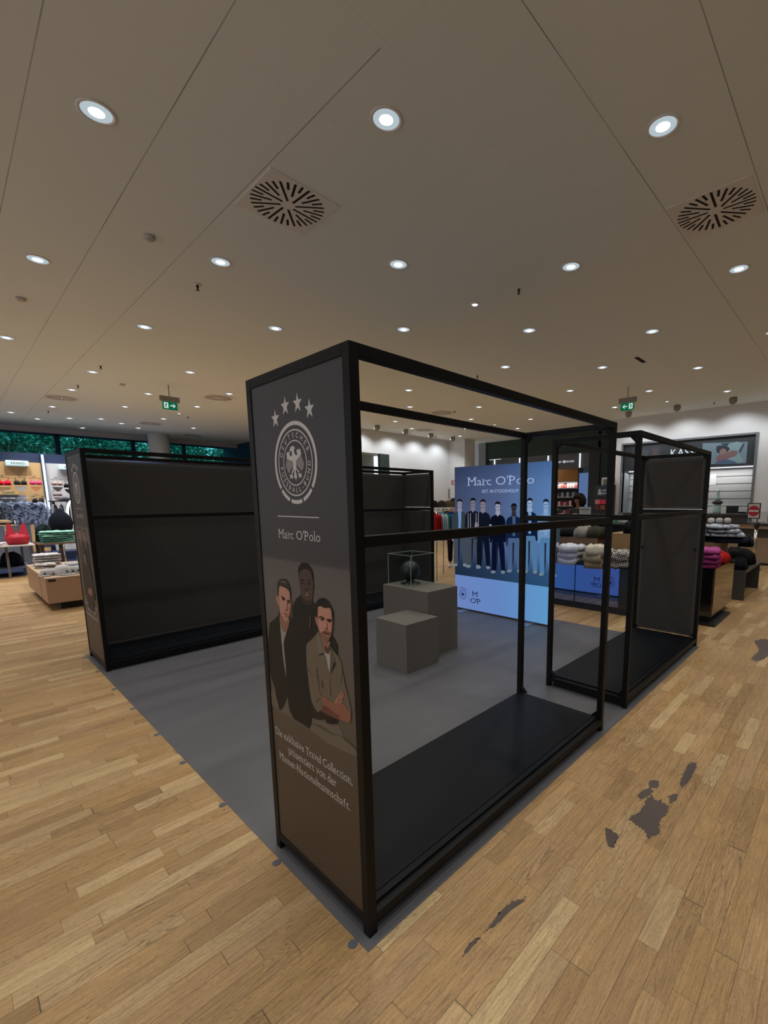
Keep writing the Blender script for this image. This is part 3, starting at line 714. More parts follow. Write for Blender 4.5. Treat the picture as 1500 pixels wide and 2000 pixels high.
        # man 3
        pm(c2([(455, 1040), (400, 1110), (300, 1220), (210, 1300), (190, 1400), (200, 1700)]) + c3([(700, 400), (725, 650), (740, 760), (770, 950), (810, 1040), (865, 1118), (930, 1080), (960, 1180), (1160, 1230), (1300, 1200), (1385, 1190), (1380, 1080), (1355, 960), (1290, 700), (1230, 380)]) + c2([(960, 1720), (880, 1570), (780, 1450), (740, 1380), (640, 1300), (540, 1250)]), '6b5f4e', 6, False)
        pm(c3([(860, 400), (890, 650), (905, 790), (930, 860), (905, 840), (880, 700), (850, 520)]), '4c4234', 7); pm(c3([(1060, 550), (1070, 700), (1080, 860), (1065, 860), (1055, 700)]), '4c4234', 7)
        pm(c3([(1240, 460), (1245, 600), (1215, 700), (1200, 760), (1225, 620)]), '4a4033', 7); pm(c3([(930, 590), (960, 700), (940, 760), (925, 680)]), '4a4033', 7)
        pm(c3([(1180, 380), (1160, 560), (1150, 760), (1165, 560)]), '4c4234', 7)
        pm(c3([(700, 430), (780, 520), (850, 560), (790, 540), (715, 470)]), '52483a', 7); pm(c3([(830, 960), (900, 900), (925, 890), (860, 950)]), '40372b', 7)
        pm(c3([(770, 1010), (870, 1118), (935, 1090), (1160, 1222), (1150, 1242), (1000, 1232), (860, 1230), (755, 1160)]), '2a2219', 7)
        pm(c3([(1005, 1225), (1155, 1235), (1155, 1300), (1015, 1282)]), '1d1712', 8)
        pm(c3([(925, 860), (1000, 900), (1080, 950), (1200, 980), (1280, 1000), (1340, 1070), (1382, 1170), (1365, 1272), (1300, 1262), (1190, 1222), (1100, 1188), (935, 1100), (960, 1000)]), '8a5a46', 9)
        pm(c3([(1000, 1020), (1100, 1100), (1200, 1180), (1190, 1222), (1100, 1188), (935, 1100), (960, 1010)]), '6a4234', 10)
        pm(c3([(1125, 965), (1180, 880), (1240, 790), (1256, 808), (1220, 872), (1268, 828), (1277, 858), (1242, 930), (1262, 962), (1200, 978)]), 'a06e58', 10)
        pm(c3([(1180, 960), (1215, 890), (1225, 890), (1195, 965)]), '6f4638', 11, False)
        pm(c2([(490, 1090), (570, 1220), (640, 1275), (705, 1250), (725, 1350), (712, 1480), (660, 1530), (600, 1480), (545, 1330)]), '8a6350', 7)
        pm(c2([(600, 1330), (660, 1400), (720, 1300), (712, 1480), (660, 1530), (610, 1480)]), '4f3a2c', 8)
        pm(c2([(578, 1458), (650, 1520), (685, 1535), (712, 1440), (718, 1560), (712, 1930), (680, 1850), (640, 1620)]), 'a39c90', 9, False)
        pm(c2([(440, 1060), (430, 1300), (460, 1530), (585, 1500), (570, 1420), (520, 1250), (470, 1040)]), '74685a', 9, False)
        pm(c2([(462, 1530), (590, 1500), (560, 1540), (480, 1550)]), '2f281e', 10, False); pm(c2([(735, 1380), (790, 1560), (845, 1740), (800, 1690), (720, 1960), (718, 1500)]), '5f5445', 9, False); pm(c2([(845, 1745), (805, 1690), (722, 1960), (745, 1930)]), '2f281e', 10, False)
        pm(c2([(452, 500), (530, 488), (600, 528), (712, 518), (752, 620), (778, 740), (776, 900), (755, 1080), (710, 1200), (640, 1272), (570, 1222), (500, 1110), (462, 1000), (450, 850), (446, 700)]), 'b48470', 9)
        pm(c2([(458, 960), (520, 1060), (562, 1030), (625, 1012), (700, 1040), (745, 1050), (755, 1080), (710, 1200), (640, 1272), (570, 1222), (500, 1110)]), '80584a', 10)
        pm(c2([(745, 620), (778, 740), (776, 900), (755, 1080), (735, 1000), (748, 850)]), '7d5546', 10)
        pm(c2([(402, 700), (394, 500), (440, 370), (530, 310), (620, 338), (690, 420), (742, 530), (780, 640), (777, 770), (755, 640), (715, 528), (600, 530), (530, 490), (458, 503), (449, 620), (441, 730)]), '1b1712', 11)
        pm(c2([(441, 700), (400, 683), (394, 760), (420, 872), (456, 925), (456, 800)]), '9a6d5a', 10)
        pm(c2([(468, 720), (530, 706), (602, 748), (592, 768), (535, 735), (480, 738)]), '2a1b14', 12); pm(c2([(643, 770), (700, 762), (772, 790), (762, 808), (650, 792)]), '2a1b14', 12)
        pm(c2([(508, 752), (560, 752), (588, 790), (545, 800)]), '3a261e', 12); pm(c2([(665, 805), (730, 808), (745, 832), (690, 836)]), '33211a', 12)
        pm(c2([(625, 958), (652, 962), (650, 800), (668, 950), (664, 1002), (632, 990), (602, 985)]), '70483a', 12)
        pm(c2([(555, 1045), (620, 1050), (700, 1078), (722, 1078), (695, 1102), (620, 1085)]), '55332a', 12); pm(c2([(600, 1105), (650, 1112), (700, 1120), (670, 1150), (620, 1140)]), '9a6656', 12)
    else:
        def hd(u, v, s, skin, hair, coat, lay, w=.085):
            Pm = lambda L, c, l: P.poly(sm([(u + a * s, v + b * s) for a, b in L], 4), M(c, .6, spec=.3), l)
            Pm([(-w / s * 1.0, -1.0), (-.55 * 1, -.62), (0, -.5), (.55, -.62), (w / s, -1.0), (w / s * 1.1, -3.6), (w / s * .9, -6.2), (-w / s * .9, -6.2), (-w / s * 1.1, -3.6)], coat, lay)
            Pm([(-.16, -.3), (.16, -.3), (.24, -.75), (.0, -1.5), (-.24, -.75)], skin, lay + 1)
            Pm([(-.36, .2), (-.3, .5), (0, .6), (.3, .5), (.36, .2), (.3, -.3), (0, -.56), (-.3, -.3)], skin, lay + 2)
            Pm([(-.39, .1), (-.38, .5), (0, .74), (.38, .5), (.39, .1), (.3, .4), (0, .46), (-.3, .4)], hair, lay + 3)
            for e in (-.15, .15): Pm([(e - .09, .12), (e, .16), (e + .09, .12), (e, .07)], '33231c', lay + 3)
            Pm([(-.05, -.08), (.05, -.08), (0, -.13)], '7d5546', lay + 3); Pm([(-.13, -.26), (0, -.23), (.13, -.26), (0, -.3)], '6a4034', lay + 3)
        y = -dy
        hd(y - .49, 1.37, .085, 'a87c69', '2c241c', '4a4036', 1, .12); hd(y - .27, 1.36, .088, 'a87c69', '2a2018', '2a231c', 2, .13)
        hd(y - .36, 1.13, .085, 'a57a66', '2a2018', '30281f', 7, .15)
        P.poly([(y - .60, .72), (y - .10, .72), (y - .12, 1.0), (y - .2, 1.05), (y - .5, 1.05), (y - .58, .95)], M('2f2820', .6, spec=.3), 11)
        P.poly(sm([(y - .42, .78), (y - .3, .74), (y - .2, .8), (y - .28, .83)]), M('8a604e', .6, spec=.3), 12)
    P.build('photo_print', base)
    return base
poster(fa, 0.0, 0)
poster(fc, C0, 1)

# ================================================================== LIGHTBOX
LX = 4.35; LY0, LY1, LZ = 1.70, 3.355, 2.185
lb = empty('lightbox', (LX, (LY0 + LY1) / 2, 0), 'tall backlit blue advertising lightbox showing seven standing men', 'lightbox')
ALU = mat('lightbox_aluminium', '6d6c6a', .45, metal=.6)
mm = MB(lb.location); e_ = .012
for a, b in (((LX + .004, LY0, .012), (LX + .121, LY0 + e_, LZ)), ((LX + .004, LY1 - e_, .012), (LX + .121, LY1, LZ)), ((LX + .004, LY0, LZ - e_), (LX + .121, LY1, LZ)), ((LX + .004, LY0, .012), (LX + .121, LY1, .03))): mm.box(a, b)
mm.build('housing', ALU, lb)
for yy in (LY0 + .28, LY1 - .22):
    boxo('foot_plate', (LX - .19, yy - .07, .003), (LX + .31, yy + .07, .012), mat('brushed_foot', '9aa0ac', .35, metal=.8), lb, bevel=.003)
def lb_face():
    face = MB(lb.location).box((LX + .001, LY0 + .004, .03), (LX + .005, LY1 - .004, LZ - .004))
    return face.build('backlit_graphic', [gradient_emission('lb_bg', '4e5c7c', '6f9cd8', 1, .82, -.82, .62, c2='6274a2', vert=[(.24, (.22, .34, .36)), (.33, (.26, .38, .42)), (.44, (.8, .85, .9)), (.7, (1, 1, 1)), (.86, (.9, .9, .93)), (1, (.55, .6, .68))])], lb)
face = lb_face()
P = Print((LX + .0008, 0, 0), (0, -1, 0), (0, 0, 1), (-1, 0, 0), lb.location)
u0, u1 = -LY1 + .005, -LY0 - .005
P.poly([(u0, .03), (u1, .03), (u1, .545), (u0, .545)], gradient_emission('lb_band', '7f9be0', '6fb2ec', 1, .82, -.82, .68, c2='759de2'), 0)
P.build('white_band', face)
P = Print((LX + .0008, 0, 0), (0, -1, 0), (0, 0, 1), (-1, 0, 0), lb.location)
P = Print((LX + .0008, 0, 0), (0, -1, 0), (0, 0, 1), (-1, 0, 0), lb.location)
LW = _em('bccbee', .8); LDK = _em('16234a', .6)
a = uvX(915, 947, LX); b = uvX(1043, 935, LX)
P.polys(fit_text("Marc O'Polo", -3.085, -1.955, 1.905, .115, off=-.012), LW, 3)
P.polys(fit_text("EST. IN STOCKHOLM", -2.82, -2.21, 1.795, .045, serif=False, off=.0, track=.12), LW, 3)
Ac, Bc = crest_polys(-3.19, .245, .075, True)
P.polys(Ac, LDK, 3); P.polys(Bc, LDK, 3)
P.poly([(-3.075, .13), (-3.072, .13), (-3.072, .34), (-3.075, .34)], LDK, 3)
P.polys(fit_text('M', -3.0, -2.9, .245, .075, off=.0), LDK, 3); P.polys(fit_text("O'P", -3.04, -2.84, .14, .075, off=.0, track=.0), LDK, 3)
P.build('lettering', face)
def man(P, cx, top, foot, jk, tee, tr, skin, hair, style, d=0):
    """standing man printed on the lightbox, given by head centre column, head top and sole rows of the photograph"""
    f = lambda L: [uvX(cx + x * 1.1, top + y * (foot - top) / 134.0, LX) for x, y in L]
    E = lambda L, c, l, s=True: P.poly(sm(f(L), 3) if s else f(L), _em(c, .66), l + d)
    E([(-10, 60), (9, 60), (12, 90), (13, 128), (6, 128), (1, 80), (-3, 128), (-11, 128), (-11, 90)], tr, 4, False)
    E([(-2.5, 75), (.5, 75), (-.5, 110), (-3, 128)], '1b2536', 5, False)
    E([(-11, 127), (-5, 127), (-4, 130), (-8, 132), (-12, 131)], '8796a6', 5); E([(6, 127), (11, 127), (13, 130), (9, 133), (6, 131)], '8796a6', 5)
    E([(-3, 15), (3, 15), (4, 26), (0, 30), (-4, 26)], skin, 6)
    E([(-3, 23), (-11, 27), (-14, 34), (-15, 60), (-14, 76), (-11, 74), (-10, 66), (9, 66), (11, 75), (14, 74), (14, 50), (13, 33), (10, 27), (3, 23), (0, 27)], jk, 7, False)
    if tee: E([(-3, 24), (3, 24), (2.5, 45), (2, 62), (-2.5, 62), (-2, 45)], tee, 8, False)
    E([(-4.2, 6), (-3.6, 2.5), (0, 1), (3.6, 2.5), (4.2, 7), (3.8, 13), (0, 19), (-3.8, 13)], skin, 9)
    E([(-4.8, 8), (-5, 3), (-2, -.5), (2, -.8), (5, 2.5), (4.8, 8), (3.8, 4.5), (0, 3.5), (-3.8, 4.5)], hair, 10)
    E([(-3, 8.3), (-.8, 8.3), (-1, 9.6), (-2.8, 9.6)], hair, 11, False); E([(1, 8.3), (3.2, 8.3), (3, 9.6), (1.2, 9.6)], hair, 11, False)
    E([(-1.6, 14), (1.6, 14), (1.2, 15), (-1.2, 15)], '5b4452', 11, False)
    if style == 'crossed':
        E([(-15, 42), (-11, 42), (-8, 50), (0, 49), (8, 46), (13, 42), (15, 46), (10, 53), (0, 55), (-10, 55), (-15, 50)], skin, 9)
    elif style == 'pocket':
        E([(-14, 74), (-11, 74), (-11, 80), (-13, 82)], skin, 6)
    elif style == 'polo':
        E([(-14, 44), (-10, 44), (-9, 58), (-12, 72), (-15, 60)], skin, 9)
    elif style == 'stripes':
        for xx in (-9, -5, 5, 9): E([(xx, 28), (xx + 1.0, 28), (xx + 1.3, 66), (xx, 66)], 'a2a6b4', 9, False)
P = Print((LX + .0008, 0, 0), (0, -1, 0), (0, 0, 1), (-1, 0, 0), lb.location)
for k_, a in enumerate([(898, 975.6, 1108, '3b4752', '86a5da', '4b5765', 'a09cb0', '1a1e28', 'pocket'), (924, 973.5, 1111, '181d2a', None, '4c5560', '8a8698', '12141c', 'stripes'), (943.5, 976, 1113, '141b2a', None, '10172a', '9a8c9c', '1a1c26', 'polo'),
          (972.5, 980.5, 1122, '0c1222', None, '0c1430', 'aeb0cc', '10141e', 'crossed'), (1004, 984, 1120, '15264a', '52688c', '54709a', '3a3440', '10121a', 'pocket'), (1035, 973.5, 1122, '0f2144', '86b2e6', '5f8cba', 'a9c4ea', '16202e', 'pocket'),
          (1066.5, 975.5, 1127, '7ea6d4', '8db8ea', '5c90c4', '9cbce6', '142030', 'crossed')]): man(P, *a, d=k_ * .5)
P.build('printed_figures', face)
bk = face.copy(); COL.objects.link(bk); bk.parent = lb          # the same graphic on the rear side
bk.rotation_euler.z = PI; bk.location = (.125, 0, 0)
for ch in list(face.children):
    c_ = ch.copy(); COL.objects.link(c_); c_.parent = bk

# ================================================================== CUBES, GLASS CASE, BALL
cb = boxo('display_cube', (1.95, 1.885, .003), (2.40, 2.345, .5), CUBE, org=(1.95, 1.885, 0), bevel=.002)
tag(cb, 'low warm grey display cube standing in front of the taller one', 'display cube')
cb = boxo('display_cube', (2.42, 2.05, .003), (2.90, 2.78, .73), CUBE, org=(2.42, 2.05, 0), bevel=.002)
tag(cb, 'tall warm grey display plinth carrying the clear case with the dark ball', 'display cube')
gx0, gx1, gy0, gy1, gz0, gz1 = 2.495, 2.875, 2.385, 2.765, .7305, 1.085
gc = empty('glass_case', (gx0, gy0, gz0), 'clear glass cover case over the dark football on the tall plinth', 'glass case')
GM = glass_material('case_glass', (.93, .96, .95)); EDG = mat('glass_edge', '8fa39c', .2, spec=.8)
t_ = .005
for a, b in (((gx0, gy0, gz0), (gx1, gy0 + t_, gz1 - t_)), ((gx0, gy1 - t_, gz0), (gx1, gy1, gz1 - t_)), ((gx0, gy0 + t_, gz0), (gx0 + t_, gy1 - t_, gz1 - t_)), ((gx1 - t_, gy0 + t_, gz0), (gx1, gy1 - t_, gz1 - t_)), ((gx0, gy0, gz1 - t_), (gx1, gy1, gz1))):
    boxo('glass_pane', a, b, GM, gc)
m = MB(gc.location); q_ = .0025
for xx in (gx0, gx1):
    for yy in (gy0, gy1): m.box((xx - q_, yy - q_, gz0), (xx + q_, yy + q_, gz1))
for zz in (gz1,):
    for yy in (gy0, gy1): m.box((gx0, yy - q_, zz - q_), (gx1, yy + q_, zz + q_))
    for xx in (gx0, gx1): m.box((xx - q_, gy0, zz - q_), (xx + q_, gy1, zz + q_))
m.build('glass_edges', EDG, gc)
bx, by = 2.675, 2.585
bs = MB((bx, by, .7305)).lathe([(.115, .7305), (.115, .736), (.05, .738), (.048, .76), (.05, .7685), (.045, .769)], (bx, by, 0), 32).build('ball_stand', M('14171b', .35))
tag(bs, 'small dark round stand holding the ball inside the glass case', 'stand')
bc = Vector((bx, by, .883)); br = .113
bl = empty('football', bc, 'matt dark blue-black football on its stand inside the glass case', 'ball')
bm_ = bmesh.new(); bmesh.ops.create_uvsphere(bm_, u_segments=48, v_segments=28, radius=br)
ico = bmesh.new(); bmesh.ops.create_icosphere(ico, subdivisions=1, radius=1); dirs = [v.co.normalized() for v in ico.verts]; ico.free()
for v in bm_.verts:
    ds = sorted((v.co.normalized() - d).length for d in dirs); g = ds[1] - ds[0]
    if g < .08: v.co *= 1 - .018 * (1 - g / .08)
me = bpy.data.meshes.new('ball'); bm_.to_mesh(me); bm_.free()
link('ball_skin', me, mat('ball_rubber', '1c2028', .42, spec=.5), bl, True)
tg = [bc + (Vector((-1 * math.cos(a), -1 * math.sin(a) - .15, zz)).normalized() * (br + .001)) for a, zz in ((-.1, .35), (-.1, .27), (.35, .20), (.35, .28))]
MB(bc).quad(tg).build('ball_print', M('8a9099', .5), bl, recalc=False)

# ================================================================== CEILING FITTINGS
def copy_tree(o, parent=None):
    c = o.copy(); COL.objects.link(c); c.parent = parent
    for ch in list(o.children): copy_tree(ch, c)
    return c
TRIM = mat('trim_ring', 'e0dcd8', .6); REFL_GLOW = _em('c4d4dc', .8); LAMP = _em('e4eef4', 1.3); LAMPC = _em('f2faff', 3.5)
LAMP.cycles.emission_sampling = 'NONE'; LAMPC.cycles.emission_sampling = 'NONE'
dl = bpy.data.objects.new('downlight', None); COL.objects.link(dl); dl.location = (0, 0, H); dl.empty_display_size = .1
MB((0, 0, 0)).lathe([(.105, -.001), (.104, -.006), (.096, -.008), (.084, -.004), (.084, -.001)], (0, 0, 0), 36).build('trim_ring', TRIM, dl)
MB((0, 0, 0)).lathe([(.083, -.004), (.079, -.0035), (.079, -.0008), (.083, -.0008)], (0, 0, 0), 36).build('reflector', REFL_GLOW, dl)  # pale glow put in the ring instead of reflected lamp light
MB((0, 0, 0)).lathe([(.079, -.003), (.045, -.004), (.045, -.001), (.079, -.001)], (0, 0, 0), 36).build('diffuser', _em('cfdfe8', .95), dl)
MB((0, 0, 0)).lathe([(.044, -.006), (.03, -.009), (.012, -.010), (.004, -.010)], (0, 0, 0), 28).build('bulb', LAMPC, dl)
ld = bpy.data.lights.new('downlight_beam', 'SPOT'); ld.energy = SPOT_W; ld.color = WARM; ld.spot_size = R(118); ld.spot_blend = .9; ld.shadow_soft_size = .08
lo = bpy.data.objects.new('downlight_beam', ld); COL.objects.link(lo); lo.parent = dl; lo.location = (0, 0, -.03)
ld2 = ld.copy(); ld2.energy = SPOT_W * 3.0; ld2.color = (1.0, .98, .96)   # the brighter lamps over the swimwear tables
first = True
PX, PY = 1.255, 1.288
extra = {(0, 6.5), (1, 7.5), (2, 6.5), (2, 8.5), (3, 7.5), (7, 7.5)}
spots = []
for i in range(-2, 11):
    for j in range(-2, 14):
        if (i + j) % 2: continue
        x, y = i * PX, -.07 + j * PY
        if y > 6 and x < 4.4: continue                      # the rows on the left are stepped, placed below
        if x > 12.8 or y > 10.6 or (x > 12 and y < 4.9): continue
        if (i, j) in ((7, 7),): continue
        spots.append((x, y))
spots += [(1.25, 6.35), (0, 8.30), (1.25, 9.59), (2.49, 8.31), (3.72, 9.54), (1.25, 11.59), (2.48, 10.84), (1.25, 14.16), (2.5, 12.86), (3.75, 11.55), (1.24, 16.68), (2.49, 15.39), (3.73, 14.1), (2.46, 17.8), (3.71, 16.57), (4.95, 15.3),
          (8.72, 9.58), (-1.25, 9.6), (-1.25, 6.4), (-1.25, 12.6), (-1.25, 15.4), (0, 11.0), (0, 14.9), (.62, 15.9), (1.85, 15.9), (-.6, 15.9), (3.1, 15.9)]
cam_xy = Vector((CAM.x, CAM.y))
def whereabouts(x, y):
    p = Vector((x, y, H)); d = p - CAM; z = d.dot(FW)
    if z < .2: return None
    u = PPX + F_PX * d.dot(RT) / z; v = PPY - F_PX * d.dot(UP) / z
    return (u, v)
def side(u):
    return ['far left', 'left', 'centre left', 'centre', 'centre right', 'right', 'far right'][min(6, max(0, int(u / 215)))]
NAMED = {(1.3, 1.2): 'bright recessed downlight at the top centre, the nearest one above the poster tower', (0.0, 2.5): 'bright large recessed downlight at the top left of the ceiling', (2.5, -0.1): 'bright large recessed downlight at the top right of the ceiling'}
vis = []
for x, y in spots:
    w = whereabouts(x, y); vis.append((w[1] if w and 0 <= w[0] <= 1500 and 0 <= w[1] <= 2000 else 9999, x, y, w))
vis.sort()
rowname = {}
vv = [v for v in vis if v[0] < 9999]
rows = []
for v in vv:
    if rows and abs(v[0] - rows[-1][-1][0]) < 6: rows[-1].append(v)
    else: rows.append([v])
ordn = ['nearest', 'second', 'third', 'fourth', 'fifth', 'sixth', 'seventh', 'eighth', 'ninth', 'tenth', 'eleventh', 'twelfth', 'thirteenth', 'fourteenth', 'fifteenth', 'sixteenth', 'seventeenth']
labels = {}
for ri, rw in enumerate(rows):
    rw.sort(key=lambda v: v[3][0])
    for k, v in enumerate(rw):
        n = len(rw)
        pos = 'the only one' if n == 1 else ('leftmost' if k == 0 else ('rightmost' if k == n - 1 else ordn[k].replace('nearest', 'first') + ' from the left'))
        labels[(v[1], v[2])] = 'round lit recessed downlight in the %s ceiling row from the camera, %s' % (ordn[min(ri, 16)], pos)
for k, x, y, w in vis:
    o = dl if first else copy_tree(dl); first = False
    o.location = (x, y, H)
    if y > 9 and x < 5.2:
        for ch in o.children:
            if ch.type == 'LIGHT': ch.data = ld2
    lab = labels.get((x, y), 'round recessed downlight outside the picture, lighting the floor around the camera')
    tag(o, lab, 'downlight', 'recessed ceiling downlights' if k < 9999 else 'downlights outside the picture')
# small single spots
for x, y, lb_ in ((3.79, 2.52, 'small bright recessed spot in the middle of the ceiling right above the tower'), (3.74, 12.84, 'small bright spot just below the left green exit sign'), (11.44, 2.54, 'small bright spot right of the right green exit sign'), (11.28, 7.69, 'small bright spot seen through the near open rack')):
    t = empty('ceiling_spot', (x, y, H), lb_, 'spotlight')
    MB(t.location).lathe([(.055, H - .001), (.054, H - .012), (.04, H - .014)], (x, y, 0), 24).build('housing', TRIM, t)
    MB(t.location).lathe([(.038, H - .0145), (.03, H - .020), (.01, H - .022)], (x, y, 0), 24).build('bulb', LAMP, t)

SLOT = mat('vent_slot', '050505', .9); PLATE = mat('vent_plate', 'e0dcd6', .6)
def vent(x, y, label, half=False):
    t = empty('ceiling_vent', (x, y, H), label, 'air vent')
    MB(t.location).box((x - .302, y - .302, H - .006), (x + .302, y + .302, H - .0005), bevel=.002).build('plate', PLATE, t)
    m = MB(t.location)
    for k in range(32):
        a = 2 * PI * k / 32 + .05; r0 = (.055, .20, .125, .20)[k % 4]; r1 = .287
        d = Vector((math.cos(a), math.sin(a), 0)); n = Vector((-d.y, d.x, 0)) * .0100; o = n * 1.1
        c = Vector((x, y, H - .0066))
        m.quad([c + d * r0 - n + o, c + d * r0 + n + o, c + d * r1 + n + o, c + d * r1 - n + o])
    tag(m.build('slots', SLOT, t, recalc=False), kind='stuff')
vent(1.26, 2.46, 'large round slotted air vent in the ceiling above the poster tower')
vent(3.73, -.12, 'round slotted air vent at the right edge of the ceiling')
vent(1.24, 12.75, 'flat-looking slotted air vent over the swimwear tables at far left')
vent(3.72, 10.14, 'slotted air vent just left of the poster tower top, right of the exit sign')
vent(3.71, 15.28, 'slotted air vent near the round white column, the nearer of two')
vent(5.53, 17.08, 'slotted air vent near the round white column, the farther one')
vent(8.69, 7.6, 'slotted air vent seen through the near rack, the nearer of two there')
vent(10.56, 10.18, 'slotted air vent seen through the near rack, close to the white wall')
vent(10.5, 5.09, 'slotted air vent half hidden behind the top rail of the near rack')
SPK = mat('sprinkler_metal', '2c2623', .4, metal=.6)
for i, (x, y) in enumerate([(1.28, 4.49), (3.81, 1.89), (1.26, 9.01), (1.26, 11.01), (1.26, 14.91), (4.07, 13.17), (6.37, 4.52), (8.71, 7.15), (11.17, 8.91), (11.85, 10.84), (12.4, 1.71)]):
    lab = ['nearest one, upper left of the poster tower', 'right of the poster tower, above the near rack', 'third back on the left side of the ceiling', 'beside the flat vent at far left', 'farthest left, near the window bulkhead', 'right of the left exit sign',
           'just above the top rail of the near rack', 'seen through the near rack beside its vent', 'seen through the near rack above the white wall', 'closest to the white pilaster at the back', 'in front of the cashier wall at right'][i]
    t = empty('sprinkler', (x, y, H), 'small dark ceiling sprinkler, ' + lab, 'sprinkler')
    MB(t.location).lathe([(.04, H - .001), (.038, H - .006), (.015, H - .008)], (x, y, 0), 20).build('rosette', PLATE, t)
    MB(t.location).lathe([(.013, H - .008), (.013, H - .035), (.008, H - .04), (.008, H - .055)], (x, y, 0), 12).build('body', SPK, t)
    MB(t.location).lathe([(.02, H - .056), (.02, H - .06)], (x, y, 0), 12).build('deflector', SPK, t)
for x, y, la in ((.63, 3.81, 'pale round smoke detector left of the large slotted vent'), (-.01, 6.38, 'pale round smoke detector at the left edge of the ceiling'), (1.86, 10.25, 'pale round smoke detector above the left exit sign')):
    t = MB((x, y, H)).lathe([(.05, H - .001), (.05, H - .018), (.035, H - .032), (.012, H - .035)], (x, y, 0), 24).build('smoke_detector', mat('detector_plastic', 'b8b0a8', .5)); tag(t, la, 'smoke detector')
t = MB((7.54, 1.85, H)).box((7.35, 1.80, H - .01), (7.73, 1.86, H - .001)).build('ceiling_grille', SLOT); tag(t, 'narrow dark ceiling slot above and right of the near rack', 'ceiling slot')

# wall washing dome spots
DOME = mat('dome_grey', '8a8580', .5)
def dome(x, y, dirv, label):
    t = empty('dome_spotlight', (x, y, H), label, 'spotlight', 'dome spotlights washing the white walls')
    MB(t.location).lathe([(.075, H - .001), (.085, H - .02), (.09, H - .07), (.075, H - .12), (.05, H - .15), (.02, H - .16)], (x, y, 0), 24).build('housing', DOME, t)
    d = Vector(dirv)
    MB(t.location).box(Vector((x, y, H - .085)) + d * .085 - Vector((.04, .04, .02)), Vector((x, y, H - .085)) + d * .085 + Vector((.04, .04, .02))).build('aperture', LAMP, t)
    l = bpy.data.lights.new('dome_beam', 'SPOT'); l.energy = DOME_W; l.color = (.93, .97, 1.0); l.spot_size = R(120); l.spot_blend = .7; l.shadow_soft_size = .03
    ob = bpy.data.objects.new('dome_beam', l); COL.objects.link(ob); ob.parent = t; ob.location = d * .17 + Vector((0, 0, -.10))
    ob.rotation_euler = (d * 1.0 + Vector((0, 0, -2.0))).to_track_quat('-Z', 'Y').to_euler()
for k, x in enumerate((7.55, 8.8, 10.05, 11.3, 12.5)):
    dome(x, 10.55, (0, 1, 0), 'grey dome spotlight washing the white end wall, ' + ['leftmost, cut off by the tower post', 'second from the left', 'middle one', 'fourth from the left', 'rightmost, beside the pilaster'][k])
for k, y in enumerate((3.75, 2.5, 1.25, 0.0)):
    dome(12.15, y, (1, 0, 0), 'grey dome spotlight washing the cashier wall, ' + ['left one beneath the exit sign', 'middle one above the lettering', 'right one above the framed picture', 'the one beyond the right picture edge'][k])

# exit signs
GREEN = _em('0c6b48', .75); GW = _em('d6efe6', .85); HOUS = mat('exit_housing', '8d8884', .5)
def exit_sign(x, y, along, label):
    """along 'X': panel runs along X and faces -Y, arrow to the right; 'Y': panel faces -X, arrow to the left"""
    t = empty('exit_sign', (x, y, H), label, 'exit sign')
    MB(t.location).tube([(x, y, H), (x, y, 3.86)], .009, 8).build('rod', HOUS, t)
    hx, hy = (.185, .03) if along == 'X' else (.03, .185)
    MB(t.location).box((x - hx, y - hy, 3.765), (x + hx, y + hy, 3.87), bevel=.004).build('housing', HOUS, t)
    px, py = (.14, .008) if along == 'X' else (.008, .14)
    pl = MB(t.location).box((x - px, y - py, 3.605), (x + px, y + py, 3.765)).build('sign_panel', GREEN, t)
    if along == 'X': P = Print((x, y - .0085, 0), (1, 0, 0), (0, 0, 1), (0, -1, 0), t.location); sgn = 1
    else: P = Print((x - .0085, y, 0), (0, -1, 0), (0, 0, 1), (-1, 0, 0), t.location); sgn = -1
    z0 = 3.685; Fp = lambda L, m, l=1: P.poly([(sgn * a, z0 + b) for a, b in L], m, l)
    Fp([(-.115, -.055), (-.035, -.055), (-.035, .06), (-.115, .06)], GW)
    Fp([(-.10, .02), (-.085, .038), (-.07, .03), (-.05, .01), (-.056, .002), (-.072, .014), (-.07, -.01), (-.055, -.03), (-.06, -.05), (-.067, -.048), (-.066, -.033), (-.083, -.012), (-.095, -.045), (-.104, -.042), (-.09, -.005), (-.088, .016), (-.094, .01)], GREEN, 2)
    P.poly([(sgn * a, z0 + b) for a, b in ell(-.064, .045, .009, .009, 10)], GREEN, 2)
    Fp([(.0, -.008), (.075, -.008), (.045, -.038), (.062, -.038), (.105, .003), (.062, .044), (.045, .044), (.075, .014), (.0, .014)], GW)
    P.build('pictogram', pl)
exit_sign(2.53, 9.67, 'X', 'green running-man exit sign with arrow to the right, hanging at left')
exit_sign(9.32, 2.70, 'Y', 'green running-man exit sign with arrow to the left, hanging at right')
col_ = MB((4.6, 17.72, 0)).lathe([(.33, 0), (.33, H - .001)], (4.6, 17.72, 0), 40).build('column', WHITE); struct(col_); col_.name = 'trim_3'

